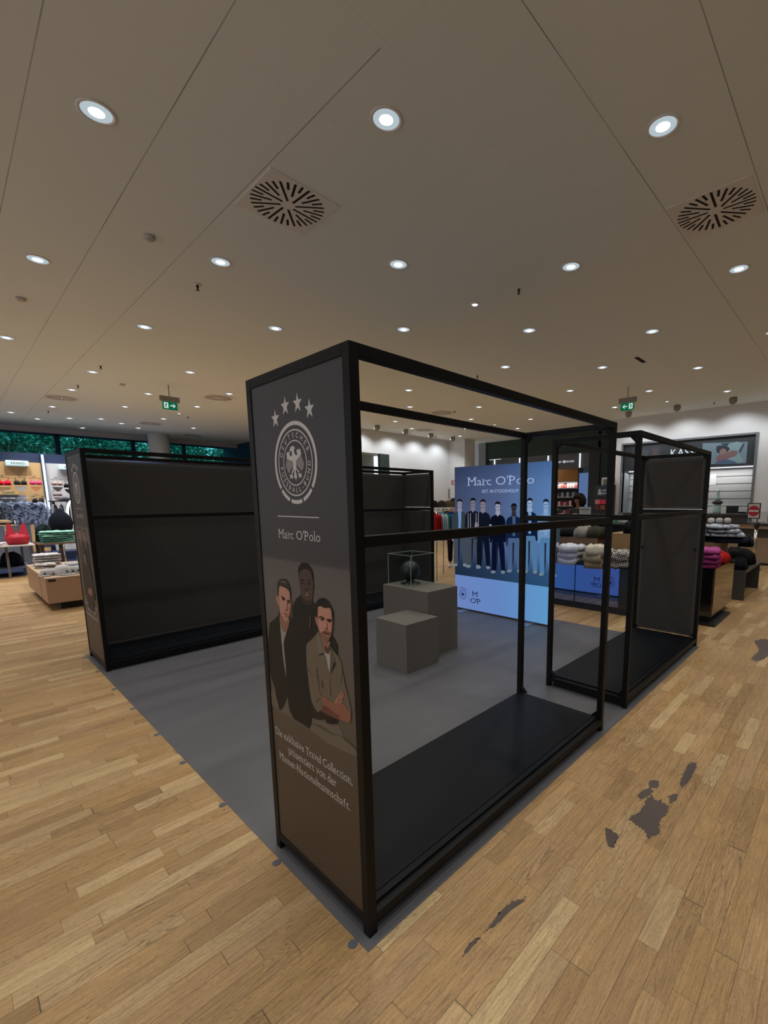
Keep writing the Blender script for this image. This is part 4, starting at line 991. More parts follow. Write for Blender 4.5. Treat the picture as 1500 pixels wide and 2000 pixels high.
# ================================================================== GARMENTS AND SMALL GOODS
def lumpy(org, c, L_, W_, H_, col, seed, droop=0.0, edge=5.60, rz=0.0, folds=9, pattern=None, name='part', parent=None):
    """one soft folded garment: a low rounded slab with creases, optionally hanging over its -X edge"""
    m = MB(org); nx, ny = 22, 18; rnd = random.Random(seed); ph = rnd.uniform(0, 9); rz += rnd.uniform(-.13, .13) if H_ < .12 else 0; am = 1.0 if H_ < .12 else .6
    top = {}; bot = {}
    cr, sr = math.cos(rz), math.sin(rz)
    for i in range(nx + 1):
        for j in range(ny + 1):
            u = i / nx * 2 - 1; v = j / ny * 2 - 1
            e = max(abs(u), abs(v)); ro = 1 - .10 * (abs(u) * abs(v)) ** 2
            h = H_ * (max(0, 1 - e ** (7 if H_ < .12 else 3.2))) ** .5
            n1 = noise.noise(Vector((u * 1.8 + ph, v * 1.8, seed))) ; n2 = noise.noise(Vector((u * folds * .5 + ph, v * 2.2, seed * 1.7)))
            x = u * L_ / 2 * ro * (1 + .13 * n1); y = v * W_ / 2 * ro * (1 + .12 * n2)
            n3 = noise.noise(Vector((u * 5 + ph, v * 5, seed * 2.3))); z = h * (1 + am * (.30 * n1 + .26 * n2 + .25 * n3))
            dz = 0
            if droop:
                t = max(0.0, edge - (c[0] + x)); dz = -droop * min(1.0, (t / .05) ** 1.3); x += t * .55
            X_, Y_ = x * cr - y * sr, x * sr + y * cr
            top[i, j] = m.bm.verts.new(Vector((c[0] + X_, c[1] + Y_, c[2] + z + dz)) - m.org)
            bot[i, j] = m.bm.verts.new(Vector((c[0] + X_ * .97, c[1] + Y_ * .97, c[2] + dz * .96)) - m.org)
    for i in range(nx):
        for j in range(ny):
            for g, rev in ((top, 0), (bot, 1)):
                q = [g[i, j], g[i + 1, j], g[i + 1, j + 1], g[i, j + 1]]
                f = m.bm.faces.new(q[::-1] if rev else q); f.smooth = True
    rim = [(i, 0) for i in range(nx)] + [(nx, j) for j in range(ny)] + [(i, ny) for i in range(nx, 0, -1)] + [(0, j) for j in range(ny, 0, -1)]
    for a, b in zip(rim, rim[1:] + rim[:1]):
        m.bm.faces.new((top[a], bot[a], bot[b], top[b])).smooth = True
    mt = col if not isinstance(col, str) else mat('cloth_' + col, col, .85, spec=.15, bump=.15, bscale=60)
    return m.build(name, mt, parent)
def garment(name, c, L_, W_, H_, col, seed, label, cat, group=None, **k):
    return tag(lumpy(c, c, L_, W_, H_, col, seed, name=name, **k), label, cat, group)
_cl = {}
def cloth(c):
    if c not in _cl: _cl[c] = mat('cloth_' + c, c, .85, spec=.15, bump=.12, bscale=60)
    return _cl[c]
def checked(c0, c1, sc, rot=.7):
    m = bpy.data.materials.new('checked_cloth'); m.use_nodes = True; nt = m.node_tree; b = nt.nodes['Principled BSDF']
    tc = nt.nodes.new('ShaderNodeTexCoord'); mp = nt.nodes.new('ShaderNodeMapping'); mp.inputs['Rotation'].default_value = (.3, .2, rot)
    ck = nt.nodes.new('ShaderNodeTexChecker'); ck.inputs['Scale'].default_value = sc
    ck.inputs[1].default_value = (*lin(c0), 1); ck.inputs[2].default_value = (*lin(c1), 1)
    nt.links.new(tc.outputs['Object'], mp.inputs[0]); nt.links.new(mp.outputs[0], ck.inputs[0]); nt.links.new(ck.outputs[0], b.inputs['Base Color']); b.inputs['Roughness'].default_value = .85
    return m
def printed(c0, c1, sc, name='printed_cloth', p0=.42, p1=.58, c2=None):
    m = bpy.data.materials.new(name); m.use_nodes = True; nt = m.node_tree; b = nt.nodes['Principled BSDF']
    tc = nt.nodes.new('ShaderNodeTexCoord'); n = nt.nodes.new('ShaderNodeTexNoise'); n.inputs['Scale'].default_value = sc; n.inputs['Detail'].default_value = 3; n.inputs['Distortion'].default_value = 1.2
    r = nt.nodes.new('ShaderNodeValToRGB'); r.color_ramp.elements[0].position = p0; r.color_ramp.elements[1].position = p1
    r.color_ramp.elements[0].color = (*lin(c0), 1); r.color_ramp.elements[1].color = (*lin(c1), 1)
    if c2: e = r.color_ramp.elements.new((p0 + p1) / 2); e.color = (*lin(c2), 1)
    nt.links.new(tc.outputs['Object'], n.inputs[0]); nt.links.new(n.outputs['Fac'], r.inputs[0]); nt.links.new(r.outputs[0], b.inputs['Base Color']); b.inputs['Roughness'].default_value = .85
    return m
def hanging(name, x, y, ztop, w, h, th, along, col, seed, label, cat, group=None, parent=None):
    """garment hanging from a bar: folded sheet with vertical pleats; along = direction of its width"""
    d = Vector(along).normalized(); n = Vector((-d.y, d.x, 0)); org = (x, y, ztop)
    t = empty(name, org, label, cat, group)
    m = MB(org); NU, NV = 14, 10; rnd = random.Random(seed); ph = rnd.uniform(0, 9); G = {}
    for s_ in (0, 1):
        for i in range(NU + 1):
            for j in range(NV + 1):
                u = i / NU * 2 - 1; v = j / NV
                sh = (.55 + .45 * min(1, v * 5)) * (1 + .12 * v)
                dz = -v * h - (.05 * abs(u) if v < .05 else 0) - .02 * noise.noise(Vector((u * 3 + ph, 0, seed)))
                pl = th * (.5 + .35 * math.sin(u * 7 + ph + v)) * (.4 + .6 * min(1, v * 4)) * math.sqrt(max(0.02, 1 - u * u))
                G[s_, i, j] = m.bm.verts.new(d * (u * w / 2 * sh) + n * (pl if s_ else -pl) + Vector((0, 0, dz)))
    for s_ in (0, 1):
        for i in range(NU):
            for j in range(NV):
                q = [G[s_, i, j], G[s_, i + 1, j], G[s_, i + 1, j + 1], G[s_, i, j + 1]]; m.bm.faces.new(q if s_ else q[::-1]).smooth = True
    for j in range(NV):
        for i in (0, NU): m.bm.faces.new((G[0, i, j], G[0, i, j + 1], G[1, i, j + 1], G[1, i, j]))
    for i in range(NU):
        for j in (0, NV): m.bm.faces.new((G[0, i, j], G[0, i + 1, j], G[1, i + 1, j], G[1, i, j]))
    m.build('cloth', col if not isinstance(col, str) else cloth(col), t)
    o = Vector(org); MB(org).tube([o - d * w * .28 - Vector((0, 0, .03)), o + Vector((0, 0, .015)), o + d * w * .28 - Vector((0, 0, .03))], .006, 6).tube([o + Vector((0, 0, .01)), o + Vector((0, 0, .05)), o + n * .015 + Vector((0, 0, .065))], .003, 6).build('hanger', M('1c1c1e', .4), t)
    return t

# ---------------- mirror-fronted counter behind the lightbox
cx0, cx1, cy0, cy1, ct = 5.62, 7.0, 1.08, 3.6, .725
t = empty('mirror_counter', (cx0, cy0, 0), 'dark mirror-fronted sales counter behind the lightbox, reflecting its blue back', 'counter')
boxo('plinth', (cx0 + .0, cy0 + .02, 0), (cx1 - .02, cy1, .09), M('14161a', .5), t)
boxo('carcass', (cx0 + .012, cy0, .09), (cx1, cy1, ct - .03), M('101214', .4), t)
boxo('mirror_front', (cx0, cy0 + .18, .10), (cx0 + .011, cy0 + .87, ct - .04), DARKM, t); boxo('mirror_front', (cx0, cy0 + .885, .10), (cx0 + .011, cy1, ct - .04), DARKM, t)
boxo('end_trim', (cx0 - .001, cy0, .09), (cx0 + .011, cy0 + .175, ct - .04), M('2a2d2a', .3), t)
boxo('worktop', (cx0 - .01, cy0 - .01, ct - .03), (cx1, cy1, ct), M('131719', .25), t, bevel=.003)
TWD = mat('tan_riser', '7d6248', .55)
r1 = boxo('display_riser', (6.15, 1.85, ct), (6.65, 3.5, 1.07), TWD, org=(6.15, 1.85, ct)); tag(r1, 'long brown riser box on the mirror counter, left part behind the white shirts', 'riser')
r2 = boxo('display_riser', (6.02, 1.1, ct), (6.5, 1.62, 1.17), mat('tan_riser_light', '96774f', .55), org=(6.02, 1.1, ct)); tag(r2, 'taller light brown riser box at the right end of the mirror counter', 'riser')
GC = 'folded clothes on the mirror counter'
for k in range(3):
    garment('folded_shirt', (5.77, 2.10, ct + .002 + k * .088), .46, .36, .075, cloth('c9cdd8'), 11 + k, ['white folded shirt hanging over the counter edge, bottom of its pile', 'white folded shirt in the middle of the left white pile', 'white folded shirt on top of the left white pile'][k], 'shirt', GC, droop=.05 - .01 * k)
    garment('folded_shirt', (5.765, 1.69, ct + .002 + k * .094), .48, .31, .08, cloth(['8f7d66', 'a89a80', 'c9c2ae'][k]), 21 + k, ['taupe folded shirt at the bottom of the cream pile', 'khaki folded shirt in the middle of the cream pile', 'cream folded shirt on top of the middle pile'][k], 'shirt', GC, droop=.07 - .01 * k, rz=.15)
garment('folded_shirt', (6.38, 3.25, 1.072), .26, .20, .08, cloth('bfc4cc'), 31, 'pale grey folded shirt at the far left end of the brown riser', 'shirt', GC, rz=.5)
CHK = checked('c9c4b8', '1f2320', 42)
for k in range(2): garment('folded_shirt', (5.77, 1.28, ct + .002 + k * .11), .42, .34, .10, CHK, 41 + k, 'black and white checked folded shirt, %s of the right pile' % ('bottom' if k == 0 else 'top'), 'shirt', GC, droop=.05)
garment('folded_shirt', (5.88, 2.52, ct + .002), .40, .34, .12, cloth('1b2230'), 45, 'dark navy folded clothes left of the white shirts', 'clothes', GC)
garment('folded_shirt', (5.88, 2.95, ct + .002), .40, .36, .14, cloth('1a1c22'), 46, 'black folded clothes at the left end beside the lightbox', 'clothes', GC)
for k, (yy, c, zz, nm) in enumerate([(3.0, '24221e', 1.072, 'black cap pile at the left of the brown riser'), (2.72, '6d675a', 1.072, 'grey and beige cap on the brown riser'), (2.42, '1a1a1a', 1.072, 'black cap beside the grey one on the brown riser'), (2.16, 'a8a49a', 1.072, 'pale cap on the right half of the brown riser'), (1.95, '3a372e', 1.072, 'dark olive cap at the right end of the long riser'),
                                     (1.28, '16181c', 1.172, 'black folded jumper on the taller light riser')]):
    c = {'6d675a': '4a463e', 'a8a49a': '8a867c'}.get(c, c)
    garment('soft_goods', (6.33 if k < 5 else 6.25, yy, zz), .38, .30, .17 if k < 5 else .22, cloth(c), 51 + k, nm, 'clothes', 'goods on the brown risers')
# second counter level with cashier things
t = empty('service_counter', (7.3, 1.2, 0), 'dark service counter behind the brown risers where the woman stands', 'counter')
boxo('body', (7.3, 1.2, 0), (7.75, 4.3, 1.24), M('17191b', .4), t); boxo('worktop', (7.25, 1.15, 1.24), (7.8, 4.35, 1.28), M('5d6a60', .3), t)
sgn = empty('price_sign', (7.28, 2.4, 1.28), 'small white printed card standing on the service counter', 'sign')
PW = mat('sign_white', 'b9b8b6', .5)
a = onX(1132, 990, 7.3); b = onX(1153.5, 1005, 7.3)
boxo('sign_board', (7.3, b.y, 1.281), (7.306, a.y, a.z), PW, sgn)
P = Print((7.2995, 0, 0), (0, -1, 0), (0, 0, 1), (-1, 0, 0), sgn.location)
P.polys(fit_text('BOSS', -a.y + .035, -b.y - .035, a.z - .065, .035, serif=False, off=.03), M('1c1c1e', .6)); P.poly([(-a.y + .06, a.z - .10), (-b.y - .06, a.z - .10), (-b.y - .06, a.z - .093), (-a.y + .06, a.z - .093)], M('55555a', .6)); P.build('sign_lettering', sgn)
garment('folded_shirt', (7.45, 2.95, 1.281), .28, .5, .06, cloth('c0b6aa'), 61, 'cream garment lying on the service counter by the woman', 'shirt')
b_ = boxo('carton', (7.38, 2.02, 1.281), (7.46, 2.10, 1.37), M('4d8a62', .6), org=(7.38, 2.02, 1.281)); tag(b_, 'small green carton on the service counter', 'box')
b_ = boxo('carton', (7.33, 1.93, 1.281), (7.39, 1.99, 1.42), M('b9b4ae', .6), org=(7.33, 1.93, 1.281)); tag(b_, 'narrow white carton right of the green one', 'box')

# ---------------- bronze counter and bench on the right
t = empty('bronze_counter', (5.95, .1, 0), 'black display counter with a bronze mirrored end, right of the panelled rack', 'counter')
boxo('base_plate', (5.78, .02, 0), (6.75, 1.0, .03), M('101113', .4), t); boxo('pedestal', (5.98, .14, .03), (7.0, .95, .10), M('0c0d0e', .5), t)
boxo('body', (5.92, .115, .10), (7.2, 1.0, .74), M('0b0c0d', .15, spec=.6), t); boxo('mirror_end', (5.95, .10, .10), (7.2, .114, .76), BRONZE, t)
boxo('lower_band', (5.915, .114, .10), (5.9195, 1.0, .16), M('3b3a30', .3), t)
rs = boxo('display_riser', (8.0, .46, .5005), (8.6, .94, .94), mat('tan_riser_b', '8a7054', .55), org=(8.0, .46, .5)); tag(rs, 'tan riser block on the grey bench, under the denim pile', 'riser')
GR = 'folded clothes on the bronze counter'
for k in range(4):
    garment('folded_shirt', (6.14, .30, .762 + k * .066), .46, .42, .06, cloth(['7c2a5c', '943a74', 'a04280', 'aa4c8c'][k]), 71 + k, 'pink folded shirt, %s of the pink pile' % ['bottom one', 'second from below', 'third from below', 'topmost'][k], 'shirt', GR, droop=.04, edge=5.90, rz=.06 * k)
garment('folded_shirt', (6.78, .28, .765), .72, .34, .14, cloth('a61212'), 76, 'bright red folded shirt behind the pink pile, spilling over the bronze end', 'shirt', GR)
garment('folded_shirt', (6.50, .72, .762), .80, .36, .20, cloth('8c0f10'), 77, 'darker red folded shirt at the back of the pink pile', 'shirt', GR)
garment('folded_trousers', (8.28, .50, .942), .60, .80, .09, cloth('141c2e'), 81, 'navy folded trousers on the tan riser', 'trousers', GR)
STR = printed('2c3448', 'b4bdcc', 9, 'washed_denim', .38, .55)
for k in range(3): garment('folded_trousers', (8.22, .46 + .04 * k, 1.05 + .068 * k), .52, .62 - .06 * k, .055, STR, 83 + k, 'pale washed denim garment, %s of the pile on the tan riser' % ['lowest', 'middle', 'upper'][k], 'trousers', GR, rz=-.1 * k)
garment('folded_trousers', (8.5, .17, .86), .30, .22, .16, cloth('0d0e12'), 87, 'black garment drooping at the right end of the tan riser', 'trousers', GR)
for k, (xx, yy) in enumerate(((8.12, .66), (8.2, .55), (8.28, .44))):
    o = MB((xx, yy, 1.27)).lathe([(.02, 1.27), (.05, 1.282), (.055, 1.31), (.05, 1.345), (.02, 1.358)], (xx, yy, 0), 16).build('rolled_socks', cloth(['d0d0cc', 'b9bbb8', 'c8c2b8'][k]), smooth=True)
    tag(o, ['white rolled socks on the denim pile, leftmost', 'grey-white rolled socks in the middle of the denim pile', 'cream rolled socks with printed band, rightmost on the denim pile'][k], 'socks')
t = empty('bench', (7.89, .04, 0), 'dark grey metal bench with panel legs carrying black bags, right of the bronze counter', 'bench')
DG = mat('bench_grey', '3b3b3a', .4)
boxo('seat', (7.89, .04, .46), (9.35, .95, .50), DG, t); boxo('leg_panel', (7.89, .04, 0), (7.92, .95, .46), DG, t); boxo('leg_panel', (9.32, .04, 0), (9.35, .95, .46), DG, t)
garment('bag', (8.13, .24, .501), .40, .36, .20, cloth('10141c'), 91, 'dark navy soft bag at the near end of the grey bench', 'bag'); garment('bag', (8.98, .36, .501), .62, .56, .27, cloth('0b0c0d'), 92, 'large black soft bag on the far half of the grey bench', 'bag')
# belt barrier with no-entry sign
bp = empty('barrier_post', (12.0, .52, 0), 'steel queue barrier post with a red no-entry sign on top', 'barrier post')
MB(bp.location).lathe([(.17, 0), (.17, .015), (.04, .03)], (12, .52, 0), 28).build('base', CHROME, bp); MB(bp.location).lathe([(.035, .03), (.035, 1.0)], (12, .52, 0), 18).build('pole', CHROME, bp)
MB(bp.location).lathe([(.05, 1.0), (.055, 1.02), (.055, 1.12), (.03, 1.14)], (12, .52, 0), 18).build('belt_head', M('111214', .4), bp)
a = onX(1461, 982.5, 12.0); b = onX(1484, 1013.5, 12.0)
MB(bp.location).tube([(12, .52, 1.13), (12, .52, b.z + .02)], .012, 8).build('sign_stem', M('15161a', .4), bp); fr_ = boxo('sign_frame', (11.985, b.y, b.z), (12.0, a.y, a.z), M('15161a', .4), bp); m_ = .022
cyy, czz = (a.y + b.y) / 2, (a.z + b.z) / 2
P = Print((11.984, 0, 0), (0, -1, 0), (0, 0, 1), (-1, 0, 0), bp.location)
P.poly([(-a.y + m_, b.z + m_), (-b.y - m_, b.z + m_), (-b.y - m_, a.z - m_), (-a.y + m_, a.z - m_)], PW); P.poly(ell(-cyy, czz, .115, .125, 28), M('a01c30', .5), 2); P.poly([(-cyy - .10, czz - .022), (-cyy + .10, czz - .022), (-cyy + .10, czz + .022), (-cyy - .10, czz + .022)], PW, 3)
P.build('no_entry_print', fr_)
bt = MB((12, .4, 1.05)).box((11.99, -1.6, 1.04), (12.0, .46, 1.09)).build('barrier_belt', M('2a2c30', .7)); tag(bt, 'dark stretched barrier belt running right from the no-entry post', 'barrier belt')

# ---------------- cashier desk and KASSE niche
KG = mat('niche_frame_grey', '6f7478', .4, metal=.3)
mk = MB((13.2, KY0, KZ0)); w_ = .05
mk.box((13.15, KY0 - w_, KZ0), (13.9, KY0, KZ1 + w_)); mk.box((13.15, KY1, KZ0), (13.9, KY1 + w_, KZ1 + w_)); mk.box((13.15, KY0, KZ1), (13.9, KY1, KZ1 + w_))
o = mk.build('trim_4', KG); struct(o)
SLT = mat('slat_board', 'a6a5a3', .35)
mk = MB((13.85, KY0, KZ0)); zz = 1.28
while zz < 2.53:
    mk.box((13.84, KY0, zz + .012), (13.9, KY1, min(zz + .195, 2.55))); zz += .205
mk.box((13.875, KY0, 1.2), (13.9, KY1, 2.56)); struct(mk.build('wall_slats', SLT))
bn = empty('banner_cabinet', (13.25, KY0, 2.55), 'dark overhead banner above the cash desk lettered KASSE with two pictures', 'sign')
boxo('banner_board', (13.22, KY0 + .01, 2.55), (13.8, KY1 - .01, KZ1 - .01), M('2b3238', .5), bn)
P = Print((13.219, 0, 0), (0, -1, 0), (0, 0, 1), (-1, 0, 0), bn.location); LT = _em('e8f2f6', .95)
P.polys(fit_text('KASSE', -2.90, -2.17, 2.885, .205, serif=False, off=.0, track=.1), LT, 2); P.build('kasse_lettering', bn)
P = Print((13.219, 0, 0), (0, -1, 0), (0, 0, 1), (-1, 0, 0), bn.location)
c5 = lambda L: [uvX(1360 + x / 9.52, 850 + y / 9.52, 13.219) for x, y in L]
e1 = lambda L, c, l: P.poly(sm(c5(L), 3), M(c, .5), l)
P.poly(c5([(120, 150), (955, 120), (925, 520), (90, 545)]), M('6f8592', .5), 1)
P.poly(c5([(450, 150), (620, 140), (560, 220), (500, 200)]), M('2e4650', .5), 2)
e1([(590, 200), (680, 150), (740, 120), (800, 130), (850, 190), (800, 280), (760, 300), (820, 380), (870, 480), (820, 520), (640, 520), (600, 420)], '7d9aa2', 2); e1([(860, 170), (900, 160), (830, 310), (790, 300)], '2c4450', 3)
e1([(400, 500), (370, 420), (430, 370), (560, 330), (680, 280), (770, 310), (740, 380), (600, 430), (470, 480)], '7c5f62', 4); e1([(370, 500), (560, 450), (760, 520), (400, 545)], '4a5f80', 5)
e1([(370, 280), (380, 210), (450, 190), (550, 205), (620, 240), (590, 300), (480, 340), (400, 330)], '2d3340', 5); e1([(430, 300), (480, 250), (540, 260), (560, 310), (500, 350), (440, 330)], '8b7070', 6)
P.build('picture_print', bn)
P = Print((13.219, 0, 0), (0, -1, 0), (0, 0, 1), (-1, 0, 0), bn.location)
P.poly([(-3.98, 2.66), (-3.18, 2.66), (-3.18, 3.2), (-3.98, 3.2)], M('3a3f49', .5), 1); P.poly([(-3.9, 2.7), (-3.6, 2.7), (-3.5, 3.1), (-3.7, 3.16)], M('4d5058', .5), 2); P.poly([(-3.45, 2.8), (-3.25, 2.8), (-3.25, 3.12), (-3.4, 3.15)], M('554a50', .5), 2); P.build('picture_print', bn)
dk = empty('cash_desk', (12.9, -1.6, 0), 'long beige and dark grey cash desk under the KASSE banner', 'desk')
DKG = mat('desk_dark', '3a3a38', .45); BG = mat('desk_beige', '8f7a66', .55)
boxo('lower_front', (12.95, -1.6, .06), (13.14, 4.2, .70), BG, dk); boxo('kick_strip', (12.97, -1.6, 0), (13.14, 4.2, .06), M('191919', .5), dk); boxo('upper_recess', (12.98, -1.6, .70), (13.14, 4.2, .93), DKG, dk)
boxo('shelf_band', (12.9, -1.6, .93), (13.14, 4.2, 1.04), mat('desk_shelf', 'a5907e', .5), dk); boxo('counter_rail', (12.86, -1.6, 1.04), (13.14, 4.2, 1.065), CHROME, dk); boxo('privacy_panel', (12.96, KY0, 1.065), (13.14, 4.2, 1.27), DKG, dk); boxo('upper_top', (12.9, KY0 - .02, 1.27), (13.8, 4.2, 1.30), M('4a4a48', .3), dk)
mo = boxo('monitor', (13.3, 1.14, 1.301), (13.34, 1.42, 1.50), M('0d0e10', .3), org=(13.3, 1.14, 1.301)); tag(mo, 'small black cash register screen on the cash desk', 'monitor')
mo = boxo('card_reader', (13.05, .92, 1.301), (13.12, 1.10, 1.35), M('101114', .4), org=(13.05, .93, 1.301)); tag(mo, 'flat black payment device near the right end of the cash desk', 'card reader')
GLS = mat('bottle_glass', '8fa6a4', .15, spec=.8)
bt = empty('glass_bottle', (13.25, 1.63, 1.301), 'tall pale glass display bottle with a black band beside the register', 'bottle')
MB(bt.location).lathe([(.095, 1.301), (.10, 1.33), (.10, 1.55), (.09, 1.56)], (13.25, 1.63, 0), 20).build('body', GLS, bt); MB(bt.location).lathe([(.125, 1.56), (.125, 1.63)], (13.25, 1.63, 0), 20).build('band', M('0e0f10', .5), bt); MB(bt.location).lathe([(.08, 1.63), (.05, 1.75), (.035, 1.88), (.06, 1.95)], (13.25, 1.63, 0), 20).build('neck', GLS, bt)
nt_ = boxo('notice_sheet', (13.832, 1.83, 2.07), (13.8398, 2.1, 2.38), PW, org=(13.83, 1.83, 2.07)); tag(nt_, 'white paper notice on the slatted wall above the glass bottle', 'notice')
nt_ = boxo('notice_sheet', (12.945, 1.37, 1.28), (12.955, 1.45, 1.45), PW, org=(12.945, 1.37, 1.28)); tag(nt_, 'narrow white leaflet at the edge of the cash desk', 'notice')
nt_ = boxo('notice_sheet', (13.185, .50, 1.08), (13.195, .80, 1.36), PW, org=(13.185, .5, 1.08)); tag(nt_, 'blank white board on the wall right of the no-entry sign', 'notice')
ps = boxo('wall_poster', (13.17, -.6, 1.1), (13.19, .46, 2.4), mat('maroon_print', '4a2a2c', .6), org=(13.17, -.6, 1.1)); tag(ps, 'dark maroon poster at the right picture edge', 'poster')
o = MB((13.25, 3.85, 1.301)).lathe([(.07, 1.301), (.11, 1.36), (.12, 1.44), (.08, 1.52), (.05, 1.54)], (13.25, 3.85, 0), 18).build('glass_vase', GLS, smooth=True); tag(o, 'round pale glass jar at the left end of the cash desk', 'vase')

# ---------------- fragrance shop in the green wall opening
FX = 14.95
SG = mat('header_grey', '5d6269', .5); hd_ = empty('header_fascia', (FX, OPY0, 2.84), 'grey shop fascia with light strips and small white lettering above the orange panel', 'fascia')
boxo('fascia_board', (15.0, OPY0 + .02, 2.84), (15.06, OPY1 - .02, 3.38), SG, hd_)
for yy in (10.39, 9.14, 7.84, 6.53): boxo('light_strip', (14.96, yy - .02, 2.86), (14.995, yy + .02, 3.37), _em('dfe9f4', 1.3), hd_)
P = Print((14.999, 0, 0), (0, -1, 0), (0, 0, 1), (-1, 0, 0), hd_.location)
P.polys(fit_text('TOMMY', -7.56, -7.26, 3.07, .07, serif=False, off=.01), _em('cdd3dc', .8)); P.poly([(-7.22, 3.06), (-7.12, 3.06), (-7.12, 3.15), (-7.22, 3.15)], _em('cdd3dc', .8)); P.polys(fit_text('HILFIGER', -7.10, -6.76, 3.07, .07, serif=False, off=.01), _em('cdd3dc', .8)); P.build('fascia_lettering', hd_)
fx = empty('fragrance_shelf', (15.3, 6.55, 0), 'lit fragrance shelf unit with orange top panel and boxed perfumes, behind the woman', 'shelf unit')
boxo('orange_panel', (15.3, 6.76, 2.38), (15.36, 7.7, 2.84), mat('orange_panel', 'a06a26', .6, vary=.1, vscale=3), fx); boxo('back_board', (15.7, 6.76, .0), (15.75, 9.5, 2.9), M('23242a', .6), fx)
for zz in (2.14, 1.80, 1.46, 1.14): boxo('shelf_board', (15.3, 6.76, zz - .03), (15.7, 9.4, zz), mat('shelf_white', 'a9adb2', .5), fx)
rnd = random.Random(5); nb = 0
for zi, zz in enumerate((2.14, 1.80, 1.46, 1.14)):
    for k in range(9):
        yy = 6.79 + k * .115; hh = rnd.uniform(.13, .19); c = [('d8b4ac', 'c86a60'), ('30343f', 'a9b2c2'), ('d9c6c8', 'a01c34'), ('b89aa0', '9a1838')][zi][k % 2 if zi != 0 else rnd.randint(0, 1)]
        o = boxo('perfume_box', (15.36, yy, zz + .001), (15.42, yy + .085, zz + hh), M(c, .5), org=(15.36, yy, zz)); nb += 1
        tag(o, '%s perfume box on the %s lit shelf, %s' % ({0: 'pale pink and white', 1: 'dark blue', 2: 'red and white', 3: 'crimson and white'}[zi], ['top', 'second', 'third', 'lowest'][zi], 'rightmost' if k == 0 else ordn[k].replace('nearest', 'first') + ' from the right'), 'perfume box', 'perfume boxes on the lit shelves')
bl_ = boxo('blue_display', (15.38, 6.25, .0), (15.42, 6.73, 2.68), _em('6f8fc4', .55), org=(15.38, 6.25, 0)); tag(bl_, 'pale blue lit display panel right of the orange panel', 'display panel')
fr2 = boxo('door_jamb', (14.86, 5.72, 0), (14.9, 6.12, 3.38), mat('teal_jamb', '16242a', .5), org=(14.86, 5.72, 0)); struct(fr2); fr2.name = 'trim_5'
nv = empty('navy_sign', (12.6, 4.4, 1.9), 'navy sign board with white script lettering above the red and pink tiles', 'sign')
a = onX(1166, 949, 13.0); b = onX(1199, 969, 13.0)
sb = boxo('board', (13.0, b.y, b.z), (13.0305, a.y, a.z), mat('navy_sign', '1c2b3e', .5), nv)
P = Print((12.999, 0, 0), (0, -1, 0), (0, 0, 1), (-1, 0, 0), nv.location); SW = M('b8bec6', .5, emit=.1)
P.polys(text_polys('&', -a.y + .04, b.z + .05, .26, .8, False)[0], SW); P.polys(fit_text('private', -a.y + .17, -a.y + .45, (a.z + b.z) / 2 + .0, .055, serif=False, off=.01), SW); P.polys(fit_text('parfumerie', -a.y + .17, -b.y - .03, (a.z + b.z) / 2 - .09, .055, serif=False, off=.01), SW); P.build('sign_lettering', nv)
for r_ in range(2):
    for k in range(3):
        px = 1163.5 + k * 10.3; py = 976 + r_ * 10.6; A_ = onX(px, py, 13.0); B_ = onX(px + 8.6, py + 8.6, 13.0)
        o = boxo('gift_box', (12.96, B_.y, B_.z), (13.0312, A_.y, A_.z), M([['b86a7c', 'b81c48', 'a8586c'], ['4a1424', '70402c', '3a1420']][r_][k], .5), org=(13.0, B_.y, B_.z))
        tag(o, '%s square box in the %s row under the navy sign' % ([['pale pink', 'hot pink', 'dusky pink'], ['dark red', 'brown', 'deep maroon']][r_][k], ['upper', 'lower'][r_]), 'box', 'square boxes under the navy sign')
boxs = boxo('box_stand', (13.031, onX(1200, 960, 13).y, 0), (13.10, onX(1160, 960, 13).y, onX(1160, 948, 13).z), M('1c2426', .5), org=(13.09, 4.2, 0)); tag(boxs, 'dark stand holding the navy sign and the pink square boxes', 'stand')
a = onX(1175, 933, 13.1); b = onX(1200, 951, 13.1)
o = empty('info_screen', (13.1, b.y, b.z), 'white framed grey screen standing behind the navy sign', 'screen'); boxo('frame', (13.12, b.y, b.z), (13.15, a.y, a.z), PW, o); boxo('support', (13.12, b.y + .1, 0), (13.14, b.y + .16, b.z), PW, o); boxo('screen', (13.11, b.y, b.z), (13.119, a.y - .05, a.z - .05), M('5a5850', .4), o)

# ---------------- red letter sign and small frame near the lightbox edge
o = MB((13.0, 9, 2)); P = Print((12.98, 0, 0), (0, -1, 0), (0, 0, 1), (-1, 0, 0), (13.0, 9, 2)); A_ = onX(882, 938, 12.98); B_ = onX(887, 947, 12.98)
P.polys(fit_text('E', -A_.y, -B_.y + .06, B_.z, A_.z - B_.z, serif=False, off=.01), M('8c2a24', .5)); o = P.mb.build('wall_letter', P.ms, recalc=False); tag(o, 'red letter on the white wall just left of the lightbox', 'sign')
a = onY(877, 955, 11.4); b = onY(890, 973, 11.4)
o = empty('wall_frame', (a.x, 11.4, b.z), 'small grey picture frame on the white wall behind the clothes rail', 'picture'); boxo('frame', (a.x, 11.42, b.z), (b.x, 11.445, a.z), M('777a7c', .5), o); boxo('sheet', (a.x + .04, 11.415, b.z + .04), (b.x - .04, 11.419, a.z - .04), M('a8aaa8', .5), o)

